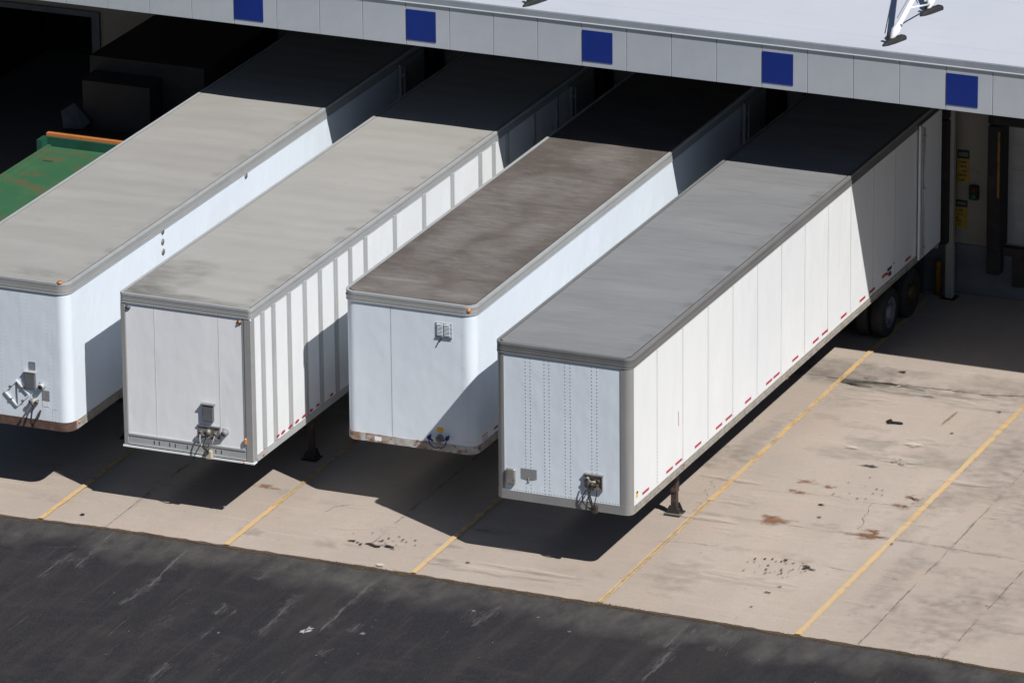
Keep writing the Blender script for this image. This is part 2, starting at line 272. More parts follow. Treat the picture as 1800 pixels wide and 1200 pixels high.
    def build(s, name, mats, parent=None, off=None):
        me = bpy.data.meshes.new(name); vs = s.v
        if off is not None: vs = [(x-off[0], y-off[1], z-off[2]) for x, y, z in vs]
        me.from_pydata(vs, [], s.f); mats = mats if isinstance(mats, (list, tuple)) else [mats]
        for m in mats: me.materials.append(M_[m] if isinstance(m, str) else m)
        me.polygons.foreach_set('material_index', s.mi); me.polygons.foreach_set('use_smooth', s.sm)
        at = me.attributes.new('a', 'FLOAT', 'POINT'); at.data.foreach_set('value', s.a); me.update()
        o = bpy.data.objects.new(name, me); COL.objects.link(o)
        if parent: o.parent = parent
        return o
def empty(name, loc, label, cat, group=None, rz=0):
    o = bpy.data.objects.new(name, None); COL.objects.link(o); o.location = loc; o.rotation_euler = (0, 0, rz); o.empty_display_size = .3
    tag(o, label, cat, group); return o
def tag(o, label=None, cat=None, group=None, kind=None):
    if label: o['label'] = label
    if cat: o['category'] = cat
    if group: o['group'] = group
    if kind: o['kind'] = kind
    return o
def outline(w, L, r, o=0., n=8, rr=None):
    # rounded front corners (y=0), square rear; o = outward offset (negative = inward); CCW
    r = max(r+o, .004); x0, x1, y0, y1 = -o, w+o, -o, L+o; P = []
    for k in range(n+1):
        a = math.pi + (math.pi/2)*k/n; P.append((x0+r+r*math.cos(a), y0+r+r*math.sin(a)))
    for k in range(n+1):
        a = 1.5*math.pi + (math.pi/2)*k/n; P.append((x1-r+r*math.cos(a), y0+r+r*math.sin(a)))
    P += [(x1, y1), (x0, y1)]; return P

# ------------------------------------------------------------------ ground
g = MB(); g.add([(-700, -700, -.006), (700, -700, -.006), (700, 900, -.006), (-700, 900, -.006)], [(0, 1, 2, 3)])
zz = -.002
SCR = [[(-7.799, .011), (-7.75, -1.184), (-7.667, -2.112), (-7.806, -3.23)], [(-9.668, -1.062), (-9.685, -2.482)], [(-5.835, -5.092), (-5.776, -6.099)],
       [(-6.043, -.15), (-6.033, -1.171)], [(-4.08, -.013), (-4.071, -1.253), (-4.021, -2.987)], [(-3.505, -2.22), (-3.519, -2.786)], [(-3.519, -3.425), (-3.45, -3.5), (-3.592, -3.922)],
       [(-1.57, -.598), (-1.633, -1.753)], [(1.787, -.107), (1.79, -1.441)], [(1.954, -.264), (1.995, -2.99)], [(2.577, -.183), (2.578, -1.263)], [(-9.418, .147), (-9.261, -1.874)], [(-6.062, -2.277), (-6.043, -2.895)], [(-5.062, -1.362), (-4.91, -3.565)]]
for i, c in enumerate(SCR):
    g.ribbon(c, .10 if i in (0, 4, 9) else .05, zz+.0002*i, 1, .04, .08, .8, .8, True, .7, True); g.ribbon(c, .5, zz+.0001+.0002*i, 1, .05, .1, .5, .42, True, .3, True)
for i in range(60):
    x = random.uniform(-13, 10); y = random.uniform(-7.5, -.2); ln = random.uniform(.3, 2.6); dx = random.uniform(-.12, .12)
    if random.random() < .15: dx = random.uniform(-.6, .6)*ln; ln *= .25
    g.ribbon([(x, y), (x+dx*.5, y-ln*.5), (x+dx, y-ln)], random.uniform(.02, .09), zz+.0035+.000015*i, 1, .03, .1, .9, random.uniform(.25, .6), True, .9, True)
for i in range(14):
    g.blob(random.uniform(-12, 8), random.uniform(-6.5, -.6), random.uniform(.1, .5), random.uniform(.3, 1.0), zz+.0062+.0001*i, 1, random.uniform(.12, .3))
for cx, cy in ((-4.234, -2.85), (-4.275, -3.0), (-4.19, -2.95)): g.blob(cx, cy, .06, .10, zz+.009, 2, 1.2, irr=.6)
for cx, cy, r_ in ((-3.27, -2.7, .08), (-.75, -.9, .05), (-.0, -1.3, .05), (-1.9, -1.05, .06), (-5.6, -3.6, .05), (-8.1, -2.6, .03)): g.blob(cx, cy, r_*.8, r_, zz+.009, 2, .55, irr=.6)
for i in range(45):
    g.blob(random.uniform(-12, 9), random.uniform(-7, -.05), random.uniform(.005, .011), random.uniform(.006, .012), zz+.0095, 2, .8, n=6, hard=True)
tag(g.build('ground', ['asphalt', 'scratch', 'chalk']), kind='structure')

EDGE = [(-24, .05), (-14, -.03), (-11.695, .001), (-10.258, .115), (-8.808, .179), (-7.222, .14), (-5.427, .154), (-3.621, .141), (-1.778, .093), (-.015, .08), (1.885, .045), (3.725, -.031), (5.064, -.05), (6.365, -.078), (7.156, -.143), (7.872, -.182), (9.5, -.27)]
E2 = []
for i in range(len(EDGE)-1):
    a, b = Vector(EDGE[i]), Vector(EDGE[i+1]); n = max(1, int((b-a).length/.12)) if abs(a.x) < 21 and abs(b.x) < 21 else 4
    for k in range(n):
        q = a.lerp(b, k/n); E2.append((q.x, q.y + .018*noise.noise(Vector((q.x*4, 0, 0)))))
E2.append(EDGE[-1])
c = MB(); c.add([(x, y, 0) for x, y in E2]+[(9.5, 70, 0), (-24, 70, 0)], [tuple(range(len(E2)+2))])  # slab sides cut short out of view to lessen bounced light
c.add([(x, y, -.02) for x, y in E2]+[(x, y, 0) for x, y in E2], [(i, i+1, len(E2)+i+1, len(E2)+i) for i in range(len(E2)-1)])
Z = .004
J = [[(4.83, .0), (4.80, 4.8), (4.77, 9.6), (4.75, 17.8)], [(6.365, -.051), (6.356, 4.295), (6.34, 12)], [(-9.66, .06), (-9.684, 1.973), (-9.66, 6), (-9.6, 17)], [(-4.857, .9), (-4.888, 2.8), (-4.871, 6), (-4.85, 17)]]
for i, j in enumerate(J): c.ribbon(j, .024, Z+.0003*i, 1, .012, .09, .9, .50, False, .45); c.ribbon(j, .16, Z+.0002+.0003*i, 5, .05, .2, .6, .25, False, .5, True)
CR = [[(-.759, 12.42), (.027, 12.37), (1.09, 12.485), (1.747, 12.475), (2.41, 12.536), (2.961, 12.587), (3.491, 12.696), (5.5, 12.75)], [(-.736, 9.822), (.064, 9.876)],
      [(.116, 6.183), (1.17, 6.385), (1.923, 6.436), (2.588, 6.423), (3.479, 6.47), (4.156, 6.617), (4.774, 6.496), (6.3, 6.45)], [(-.359, 4.82), (1.134, 4.804), (2.089, 4.821), (3.02, 4.83), (3.634, 4.865), (4.791, 4.819), (6.169, 4.718), (8, 4.7)],
      [(-.399, 3.15), (.25, 3.33), (1.019, 3.42)], [(2.1, 3.25), (2.89, 3.205), (3.684, 3.171), (4.603, 3.043)], [(-.748, 6.6), (-.452, 6.552), (-.097, 6.474)], [(2.77, 6.434), (2.834, 5.633), (3.019, 4.98)],
      [(1.2, 9.75), (2.2, 9.70), (3.2, 9.62)], [(-3.9, 2.4), (-3.2, 2.62)], [(-6.6, 1.9), (-6.2, 2.6), (-5.95, 2.9)]]
for i, j in enumerate(CR): c.ribbon(j, .045 if i == 0 else .022, Z+.0015+.0003*i, 1, .07, .06, .9, .46 if i else .75, True, .4)
c.ribbon(CR[0], .35, Z+.0013, 5, .08, .15, .6, .3, True, .3, True); c.ribbon(CR[3], .3, Z+.0023, 5, .08, .15, .6, .3, True, .3, True)
for i, (x, y) in enumerate([(-.35, 6.6), (-.2, 6.0), (-.1, 5.1), (-.3, 6.45), (-.15, 5.6), (-.05, 5.0)]):     # craze cracks by the landing gear
    for k in range(3):
        a = random.uniform(0, 6.28); c.ribbon([(x, y), (x+.14*math.cos(a), y+.14*math.sin(a)), (x+.26*math.cos(a+.7), y+.24*math.sin(a+.7))], .014, Z+.005, 1, .03, .05, .9, .5, True, .3)
ST = Z+.006; q = 0
def st(x, y, rx, ry, mi, core=1.1, irr=.35):
    global q; q += 1; c.blob(x, y, rx, ry, ST+q*.0002, mi, core, irr=irr)
for x, y, rx, ry, k in ((1.40, 4.93, .25, .13, 1.15), (1.30, 5.10, .16, .07, .9), (3.22, 4.86, .23, .13, 1.15), (3.25, 5.08, .15, .09, .95), (1.25, 6.95, .17, .10, .72), (1.32, 6.42, .13, .07, .9), (1.17, 6.46, .07, .05, .8), (1.74, 6.86, .08, .06, 1.0), (3.27, 6.92, .07, .08, 1.0), (3.42, 6.86, .07, .07, 1.0), (3.20, 6.46, .08, .06, .9), (3.36, 6.42, .08, .07, .85), (-7.84, 3.08, .22, .09, .75), (-7.62, 3.05, .1, .06, .6)): st(x, y, rx*1.6, ry*1.7, 4, k*.42, .55); st(x, y, rx*1.0, ry*1.05, 4, k*.85, .6)
for x, y, rx, ry, k in ((2.094, 8.133, .13, .07, 1.25), (2.0, 8.15, .18, .06, .8)): st(x, y, rx, ry, 3, k, .5)
for x, y, rx, ry, k in ((-.32, 12.9, 1.3, .7, .72), (-.3, 12.4, .9, .4, .62), (.9, 13.1, .7, .35, .5), (3.2, 13.0, 1.6, .5, .6), (1.75, 9.3, .5, .35, .62), (1.5, 8.6, .7, .3, .5), (3.2, 8.8, .9, .5, .55), (-1.0, 7.6, .5, .9, .5), (4.2, 9.5, .5, 1.2, .5), (1.0, 12.1, .8, .25, .62), (2.0, 12.2, .9, .2, .66), (5.5, 9.0, .7, 2.0, .48), (-.3, 8.4, .25, 1.2, .46), (4.3, 7.4, .8, .9, .45), (4.4, 3.1, .35, 1.5, .42), (.8, 1.8, .6, .7, .42), (-5.6, .9, .25, .2, .55), (-7.1, .9, .2, .2, .5), (-3.6, 1.6, .25, .09, .7)): st(x, y, rx*1.2, ry*1.2, 5, k*.68)
for _ in range(60): st(random.uniform(-1, 8), random.uniform(.4, 13), random.uniform(.15, .9), random.uniform(.06, .4), random.choice((5, 5, 6, 6)), random.uniform(.08, .26))
for _ in range(25): st(random.uniform(-12, -1), random.uniform(.3, 3), random.uniform(.15, .7), random.uniform(.06, .25), random.choice((5, 6)), random.uniform(.1, .28))
for x, y, rx, ry, k in ((2.481, 9.469, .19, .13, .9), (2.55, 8.55, .38, .22, .62), (1.46, 8.9, .14, .08, .8), (1.3, 12.1, 1.2, .25, .52), (2.9, 11.9, 1.0, .3, .6), (.6, 11.6, .7, .5, .45), (-4.279, .27, .10, .07, 1.2), (.5, 5.6, .5, .4, .45), (.2, 4.5, .9, .12, .6), (.1, 6.5, .7, .12, .5), (1.9, 2.0, 1.2, .35, .42), (-2.3, .7, 1.3, .18, .5), (-1.6, 1.0, 1.2, .12, .5), (4.0, 7.9, .5, .1, .7), (5.2, 7.0, .25, 1.0, .5)): st(x, y, rx, ry, 6, k)
# clusters of dark specks left on the slab
def specks(cx, cy, sx, sy, n, r0, r1):
    for i in range(n):
        c.blob(random.gauss(cx, sx), random.gauss(cy, sy), random.uniform(r0, r1)*1.3, random.uniform(r0, r1)*.8, .0255+.00001*i, 2, 1, n=9, hard=True, irr=.5)
specks(2.33, 2.72, .28, .22, 34, .008, .022); specks(2.3, 3.08, .28, .08, 12, .012, .038); specks(2.75, 2.95, .08, .04, 4, .03, .05); specks(-4.75, 1.35, .3, .2, 26, .008, .026); specks(-4.72, 1.12, .2, .05, 8, .02, .05); specks(-4.5, 1.15, .03, .02, 2, .05, .07)
specks(2.6, 6.7, .5, .3, 16, .01, .022); specks(2.55, 8.6, .12, .1, 9, .012, .03)
for x, y, r in ((2.55, 1.62, .045), (2.65, 1.95, .04), (1.93, 5.95, .035), (2.12, 5.35, .03), (-10.3, .55, .05), (2.52, .9, .02), (3.75, 4.6, .03), (-2.9, .98, .03), (3.6, 13.1, .045), (3.35, 11.7, .035), (.9, 13.1, .05), (2.9, 10.3, .03)):
    c.blob(x, y, r*1.4, r*.7, .0262, 2, 1, n=9, hard=True, irr=.5)
for i in range(90): c.blob(random.uniform(-12, 8), random.uniform(.3, 15), random.uniform(.006, .014), random.uniform(.006, .014), .0264, 2, 1, n=6, hard=True)
for x, y, rx, ry, k in ((6.4, 2.2, 1.3, 2.2, .5), (6.6, 6.5, 1.2, 2.0, .45), (5.4, 1.2, .9, 1.2, .4), (4.2, 11.0, 1.0, 2.0, .4), (2.0, 12.4, 2.6, .5, .4), (3.6, 5.6, .8, 1.5, .3)): st(x, y, rx, ry, 5, k*.45)  # broad faint blobs paint lens vignetting onto the right-hand concrete
c.ribbon([(2.62, 11.45), (2.55, 10.40)], .06, .0253, 4, .02, .1, .5, .55, True, .3)
tag(c.build('concrete', ['concrete', 'crack', 'tar', 'oil', 'rust', 'grime_vignette', 'pale']), kind='structure')

d = MB(); pts = [(x, y-.005) for x, y in E2 if -21 < x < 21]
d.ribbon(pts, .075, .003, 0, .02, .1, .9, 1.2, False, .25); d.ribbon([(x, y-.05) for x, y in pts], .10, -.0005, 0, .03, .1, .9, .75, False, .4)
tag(d.build('edge_dirt', ['dirt']), kind='structure')
wd = MB()
for i in range(900):
    x = random.choice(((random.uniform(-12, 9)), random.gauss(.2, .35), random.gauss(6.0, .6), random.gauss(-4.6, .5)))
    y0 = min(E2, key=lambda e: abs(e[0]-x))[1]; h = random.uniform(.01, .045); a = random.uniform(0, 6.28)
    bx, by = x+random.gauss(0, .01), y0-.01+random.gauss(0, .02); dx, dy = math.cos(a)*.005, math.sin(a)*.005; lx, ly = random.gauss(0, .02), random.gauss(0, .02)
    wd.add([(bx-dx, by-dy, 0), (bx+dx, by+dy, 0), (bx+lx, by+ly, h)], [(0, 1, 2)])
tag(wd.build('edge_weeds', ['weed']), 'short dry weeds sprouting along the seam between concrete and asphalt', 'weeds', kind='stuff')

for x0, x1, old in ((-10.911, -10.96, 0), (-7.24, -7.29, 0), (-3.589, -3.64, 0), (0, -.05, 1), (3.722, 3.67, 0)):
    m = MB(); ye = min(E2, key=lambda e: abs(e[0]-x0))[1]+.03
    if old:
        for (a, b, ma) in ((ye, 5.4, 1), (5.4, 17.2, 0)):
            xa = x0+(x1-x0)*a/15; xb = x0+(x1-x0)*b/15
            if ma: 
                m.ribbon([(xa-.035, a), (xb-.035, b)], .034, .0275, 0, .008, .1, .6, 1.0, False, .25); m.ribbon([(xa+.04, a), (xb+.04, b)], .026, .0275, 0, .008, .1, .6, .9, False, .3)
                m.ribbon([(xa, a), (xb, b)], .11, .0272, 1, .006, .1, .2, .55, False, .2)
            else: m.ribbon([(xa, a), (xb, b)], .104, .0275, 0, .008, .1, .2, 1.0, False, .3)
    else:
        ym = 2.2 if x0 < 0 else 12; xm = x0+(x1-x0)*ym/15
        m.ribbon([(x0, ye), (xm, ym)], .104, .0275, 0, .006, .1, .15, 1.1, False, .15)
        m.ribbon([(xm, ym), (x0+(x1-x0)*17.2/15, 17.2)], .110, .0275, 0, .006, .1, .2, .78, False, .35)  # thinner coat beyond ym: trailer wear, plus dimming painted in for shade
    tag(m.build('parking_line', ['line', 'line_old']), kind='structure')

# ------------------------------------------------------------------ loading dock building
FX, FY, FZ, FA = -1.4267, 11.6257, 5.8734, -0.0087
BR = empty('dock_building', (FX, FY, 0), 'flat-roofed warehouse with grey panelled canopy edge and dark loading dock beneath', 'building')
ca, sa_ = math.cos(FA), math.sin(FA)
def cw(mb):   # canopy local -> root frame
    mb.v = [(x*ca-y*sa_, x*sa_+y*ca, z+FZ) for x, y, z in mb.v]; return mb
PW = .9144
pm = None
for k in range(-26, 11):
    m = MB(); m.box(.005, PW-.005, 0, .04, 0, .852, bev=.004)
    if pm is None: pm = m.build('fascia_panel', 'fascia', BR); o = pm
    else: o = pm.copy(); COL.objects.link(o); o.parent = BR
    o.location = (k*PW*ca, k*PW*sa_, FZ); o.rotation_euler = (0, 0, FA + .0015*random.uniform(-1, 1))
for k in (-12, -8, -4, 0, 4):
    m = MB(); m.box(k*PW+.014, k*PW+.63, -.012, -.002, .106, .715); cw(m).build('blue_square', 'blue', BR)
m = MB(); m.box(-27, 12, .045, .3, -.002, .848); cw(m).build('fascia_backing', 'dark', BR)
m = MB()
for xs in [i*3.048 for i in range(-9, 4)]: m.box(xs+.002, xs+3.046, -.035, .05, .852, .868)
cw(m).build('drip_trim', 'drip', BR)
m = MB()
for xs in [i*3.048+1 for i in range(-10, 4)]:
    x0, x1 = xs+.0015, xs+3.0465
    m.add([(x0, -.02, .868), (x1, -.02, .868), (x0, -.005, .975), (x1, -.005, .975), (x0, .03, .99), (x1, .03, .99), (x0, .14, .952), (x1, .14, .952)], [(0, 1, 3, 2), (2, 3, 5, 4), (4, 5, 7, 6)])
cw(m).build('coping', 'coping', BR)
m = MB(); m.box(-28, 13, .10, 70, .90, .95)
for i in range(0, 24): m.box(-28, 13, i*3.05+.9, i*3.05+1.02, .95, .9535)
for i in range(-8, 5): m.box(i*3.05, i*3.05+.05, .16, .30, .95, .957)
cw(m).build('roof_deck', 'membrane', BR)
m = MB(); m.box(-28, 13, .3, 6.6, -.03, .02)
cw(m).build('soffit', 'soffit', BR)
O = (FX, FY, 0); WY = 17.9
m = MB(); zt = FZ+.9
m.box(-18.5, 12, WY, WY+.3, 0, zt); m.box(-23.5, -18.5, WY, WY+.3, 3.62, zt); m.box(-29.4, -23.5, WY, WY+.3, 0, zt); m.build('dock_wall', 'wall', BR, O)
m = MB(); m.box(-18.62, -18.44, WY-.05, WY-.002, 0, 3.70); m.box(-23.5, -18.62, WY-.05, WY-.002, 3.58, 3.70); m.build('opening_frame', 'plinth', BR, O)
m = MB(); m.box(-29.4, -29.1, WY+.3, 70, 0, zt); m.box(11.7, 12, WY+.3, 70, 0, zt); m.box(-29.1, 11.7, 69.7, 70, 0, zt); m.build('side_wall', 'wall', BR, O)
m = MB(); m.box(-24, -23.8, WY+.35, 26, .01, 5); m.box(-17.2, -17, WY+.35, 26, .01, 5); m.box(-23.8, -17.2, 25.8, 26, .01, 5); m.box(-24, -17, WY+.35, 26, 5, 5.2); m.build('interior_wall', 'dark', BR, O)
m = MB(); m.box(-18.4, 12, WY-.035, WY-.003, .012, 1.03); m.build('wall_base', 'plinth', BR, O)
seal0 = None
for cxx in (-12.18, -8.49, -4.79, -1.22, 2.62):
    m = MB(); 
    for s_ in (-1, 1):
        a, b = sorted((s_*1.25, s_*1.52)); m.box(a, b, -.56, -.04, 1.15, 3.72, bev=.03)
    m.box(-1.52, 1.52, -.56, -.04, 3.73, 4.35, bev=.03)
    if seal0 is None: seal0 = m.build('dock_seal', 'seal', BR); o = seal0
    else: o = seal0.copy(); COL.objects.link(o); o.parent = BR
    o.location = (cxx-FX, WY-FY, 0)
m = MB(); m.box(1.36, 3.88, WY-.034, WY-.005, 1.16, 3.72)
for i in range(1, 5): m.box(1.36, 3.88, WY-.042, WY-.034, 1.16+i*.51-.01, 1.16+i*.51+.01)
m.build('dock_door', 'door', BR, O)
m = MB(); m.box(1.315, 1.36, WY-.575, WY-.562, 2.25, 3.6); m.build('yellow_guide_stripe', 'byel', BR, O)
for xb in (1.02, 3.9):
    m = MB(); m.box(xb, xb+.28, WY-.30, WY-.04, .56, 1.14, bev=.02); m.build('dock_bumper', 'black', BR, O)
m = MB(); m.box(1.32, 3.88, WY-.20, WY-.04, .95, 1.12); m.box(1.5, 3.7, WY-.12, WY-.04, .3, .95); m.build('dock_leveler', 'chassis', BR, O)

# column, signs, lamp, bollard
r = empty('steel_column', (.30, 17.52, 0), 'cream painted square steel column standing beside the parked white trailer rear', 'column')
m = MB(); m.box(-.075, .075, -.075, .075, .02, FZ-.31, bev=.008); m.build('shaft', 'colm', r)
m = MB(); m.box(-.15, .15, -.15, .15, 0, .02); m.build('base_plate', 'chassis', r)
def wsign(x0, x1, zb, zh, zt_, label, yw, rows):
    r = empty('warning_sign', ((x0+x1)/2, WY-.01, zb), label, 'sign', 'yellow signs between the dock doors')
    w = x1-x0
    m = MB(); m.box(-w/2, w/2, -.008, 0, 0, zt_-zb); h0, h1 = zh-zb, zt_-zb
    m.box(-w/2, w/2, -.0115, -.0085, h1-.04, h1, 1); m.box(-w/2, w/2, -.0115, -.0085, h0, h0+.045, 1); m.box(w/2-.03, w/2, -.0115, -.0085, h0+.045, h1-.04, 1); m.box(-w/2, -w/2+.02, -.0115, -.0085, h0+.045, h1-.04, 1); m.box(-w/2+.02, w/2-.03, -.0115, -.0085, h0+.045, h1-.04, 2)
    rnd = random.Random(int(zb*100))
    for z, xa, xb in rows:
        x = xa
        while x < xb:
            l = rnd.uniform(.018, .035); m.box(-w/2+x, -w/2+min(x+l, xb), -.0105, -.0085, z, z+rnd.uniform(.028, .045), 1); x += l+.012
    m.build('board', [yw, 'black', 'box'], r)
wsign(.30, .545, 2.28, 2.79, 2.96, 'upper yellow sign with black header, many text rows, beside the column', 'dimyel', [(.42, .04, .2), (.33, .05, .2), (.235, .1, .2), (.15, .02, .19), (.05, .03, .15)])
wsign(.275, .52, 1.35, 1.79, 1.93, 'lower yellow sign with black header and sparse marks, below the signal lamp', 'dimyel', [(.35, .08, .16), (.27, .05, .08), (.27, .12, .15), (.19, .02, .06), (.13, .05, .13), (.06, .07, .12)])
r = empty('dock_signal_light', (.67, WY, 1.98), 'small black signal box with red over green lenses on dock wall', 'signal lamp')
m = MB(); m.box(-.10, .09, -.10, 0, 0, .29, bev=.015); m.build('housing', 'black', r)
m = MB(); m.disc((0, -.1, .215), (0, -1, 0), .05, .015); m.build('red_lens', 'sred', r)
m = MB(); m.disc((0, -.1, .08), (0, -1, 0), .05, .015); m.build('green_lens', 'sgreen', r)
r = empty('bollard', (.03, 17.62, 0), 'short yellow bollard standing behind the rear of the rightmost trailer', 'bollard')
m = MB(); m.tube([(0, 0, 0), (0, 0, .66), (0, 0, .70), (0, 0, .72)], [.075, .075, .055, .02], 16); m.build('post', 'byel', r)

# rooftop frames
ZR = FZ+.952
def sled(m, x, y, L=.66, rz=.3):
    t = Vector((math.sin(rz), math.cos(rz), 0)); n_ = Vector((t.y, -t.x, 0)); P = []
    prof = [(-L/2, 0, .03), (-L/2+.10, .055, .075), (-L/2+.3, .075, .095), (L/2-.04, .075, .085), (L/2, .05, .06)]
    vs = []
    for a, w, h in prof:
        w = max(w, .012)
        for sx, z in ((-1, 0), (-1, h*.7), (-.6, h), (.6, h), (1, h*.7), (1, 0)):
            q_ = Vector((x, y, ZR+z)) + t*a + n_*w*sx; vs.append(q_)
    fs = [(i*6+k, i*6+(k+1) % 6, (i+1)*6+(k+1) % 6, (i+1)*6+k) for i in range(4) for k in range(6)]+[tuple(range(5, -1, -1)), tuple(24+k for k in range(6))]
    m.add(vs, fs)
def rframe(x, y1, y2, label, s1=1.0):
    r = empty('rooftop_frame', (x, (y1+y2)/2, ZR), label, 'roof frame', 'white frames on rubber feet on the roof'); off = (x, (y1+y2)/2, ZR)
    for (yy, s_) in ((y1, 1), (y2, -1)):
        m = MB(); sled(m, x, yy); m.build('rubber_foot', 'black', r, off)
        b = Vector((x-.05, yy-.05, ZR+.05)); dr_ = Vector((.21 if s_ > 0 else .03, .76, .71)).normalized()
        lg = MB(); lg.tube([b, b+dr_*.22, b+dr_*.42, b+dr_*2.9], [.03, .085, .052, .052], 12); lg.build('tube_leg', 'whitep', r, off)
        m = MB(); m.beam(b+Vector((-.03, -.02, .02)), b+Vector((-.03, -.02, .17)), .03, .09); m.build('bracket', 'black', r, off)
        m = MB(); m.disc(b+dr_*.36+Vector((.045, -.03, .0)), (.6, -.8, .2), .03, .02, 8); m.build('bolt', 'slate', r, off)
        m = MB(); m.tube([b+dr_*.5+Vector((-.10, 0, 0)), b+dr_*2.9+Vector((-.04, 0, 0))], .009, 6); m.build('cable', 'slate', r, off)
    m = MB(); b1 = Vector((x-.05, y1-.05, ZR+.05))+Vector((.2, .73, .68))*.72; b2 = Vector((x-.05, y2-.05, ZR+.05))+Vector((.02, .1, .1)); m.tube([b1, b2], .018, 8); m.build('cross_bar', 'whitep', r, off)
rframe(.95, 12.30, 14.36, 'white tubular frame on two black rubber feet on roof above rightmost trailer')
rframe(-6.28, 12.20, 14.3, 'frame on the roof near its middle, only one black foot showing at the photo top')

# ------------------------------------------------------------------ compactor and chute (far left)
r = empty('trash_compactor', (-16, 13, 0), 'green steel waste container with rusty lid and orange lip under the canopy', 'compactor'); O2 = (-16, 13, 0)
m = MB(); m.box(-17.10, -14.35, 5.2, 12.82, .2, 2.46)
m.box(-17.12, -14.33, 5.15, 12.82, 2.46, 2.50, bev=.008)
for yy in range(6, 13): m.box(-17.17, -17.10, yy, yy+.1, .2, 2.4)
m.box(-17.12, -17.04, 5.2, 12.82, 2.501, 2.53); m.box(-16.9, -16.86, 8.4, 12.4, 2.501, 2.515); m.box(-16.75, -16.55, 11.9, 11.98, 2.501, 2.53)
m.build('container', 'green', r, O2)
m = MB(); m.box(-17.25, -14.3, 12.83, 12.90, .2, 2.68); m.box(-17.25, -17.13, 12.6, 12.83, .2, 2.68); m.build('frame', 'dkgreen', r, O2)
m = MB(); m.box(-17.2, -14.3, 12.93, 13.08, 2.5, 2.73); m.build('rim', 'orange', r, O2)
m = MB(); m.box(-17.2, -14.3, 13.09, 14.4, .2, 2.6); m.build('hopper_base', 'hopper', r, O2)
m = MB(); m.add([(-16.83, 13.85, 2.6), (-15.33, 13.85, 2.6), (-15.33, 14.4, 2.6), (-16.83, 14.4, 2.6), (-16.83, 13.85, 3.6), (-15.33, 13.85, 3.6), (-15.33, 14.4, 3.66), (-16.83, 14.4, 3.66)], [(0, 1, 5, 4), (1, 2, 6, 5), (3, 0, 4, 7), (4, 5, 6, 7)])
m.build('hopper', 'hopper', r, O2)
m = MB(); m.box(-16.93, -14.39, 14.41, 17.86, .2, 3.95); m.build('chute', 'hopper', r, O2)
m = MB(); m.add([(-17.15, 13.6, 2.62), (-16.7, 13.55, 2.68), (-16.6, 13.7, 2.80), (-17.0, 13.8, 3.12), (-17.25, 13.7, 2.95), (-17.1, 13.75, 2.62), (-16.7, 13.75, 2.62), (-16.95, 14.0, 3.0)],
                [(0, 1, 2, 3, 4), (0, 4, 5), (1, 6, 2), (2, 6, 7, 3), (3, 7, 5, 4), (5, 7, 6), (0, 5, 6, 1)])
tag(m.build('torn_board', 'card'), 'crumpled blue-grey board leaning on the corner of the green container', 'cardboard')

# rubber scrap on the slab
m = MB(); m.tube([(1.56, 10.42, .03), (1.62, 10.48, .035), (1.68, 10.40, .03), (1.74, 10.42, .03), (1.84, 10.43, .028), (1.88, 10.44, .025)], [.02, .035, .028, .026, .028, .012], 8)
m.tube([(1.59, 10.36, .02), (1.66, 10.40, .03), (1.7, 10.42, .02)], [.012, .028, .015], 8)
tag(m.build('rubber_scrap', 'rusttop'), 'small black strip of rubber lying on the empty sunlit parking bay', 'debris')

# ------------------------------------------------------------------ trailers
def text_marks(m, pts, nrm_axis, mi=0): pass
def landing_gear(root, w, zb, y, mats='leg'):
    z0 = zb; ins = .46
    lg = MB(); lg.beam((ins, y, z0-.32), (w-ins, y, z0-.32), .06, .09); lg.beam((ins, y+.05, z0-.62), (w-ins, y+.05, z0-.62), .05, .05); lg.beam((ins, y+.05, z0-.6), (w/2, y+.05, z0-.05), .05, .05); lg.beam((w-ins, y+.05, z0-.6), (w/2, y+.05, z0-.05), .05, .05)
    g_ = lg.build('landing_gear', mats, root)
    for s_, xx in ((-1, ins), (1, w-ins)):
        m = MB(); m.box(xx-.065, xx+.065, y-.075, y+.075, .42, z0-.02, bev=.01); m.box(xx-.05, xx+.05, y-.06, y+.06, .10, .42); m.build('leg', mats, g_)
        m = MB()
        vs = [(xx-.15, y-.16, 0), (xx+.15, y-.16, 0), (xx+.15, y+.16, 0), (xx-.15, y+.16, 0), (xx-.15, y-.16, .025), (xx+.15, y-.16, .025), (xx+.15, y+.16, .025), (xx-.15, y+.16, .025)]
        m.add(vs, [(3, 2, 1, 0), (4, 5, 6, 7), (0, 1, 5, 4), (1, 2, 6, 5), (2, 3, 7, 6), (3, 0, 4, 7)])
        for sy in (-1, 1): m.add([(xx-.14, y+sy*.09, .025), (xx+.14, y+sy*.09, .025), (xx+.065, y+sy*.09, .19), (xx-.065, y+sy*.09, .19), (xx-.14, y+sy*.10, .025), (xx+.14, y+sy*.10, .025), (xx+.065, y+sy*.10, .19), (xx-.065, y+sy*.10, .19)], [(0, 1, 2, 3), (7, 6, 5, 4), (0, 4, 5, 1), (1, 5, 6, 2), (2, 6, 7, 3), (3, 7, 4, 0)])
        m.tube([(xx-.1, y, .09), (xx+.1, y, .09)], .025, 8); m.build('foot', 'chassis', g_)
        m = MB(); m.beam((xx, y, z0-.45), (xx+s_*.16, y+.30, z0-.01), .05, .05); m.beam((xx, y, z0-.45), (xx+s_*.16, y-.25, z0-.01), .05, .05); m.beam((xx, y, z0-.5), (xx-s_*.1, y+1.0, z0-.05), .05, .05); m.build('brace', mats, g_)
    m = MB(); m.tube([(ins-.12, y-.02, z0-.35), (ins-.28, y-.02, z0-.35), (ins-.30, y-.2, z0-.42), (ins-.42, y-.2, z0-.42)], .012, 6); m.build('crank', 'chassis', g_)
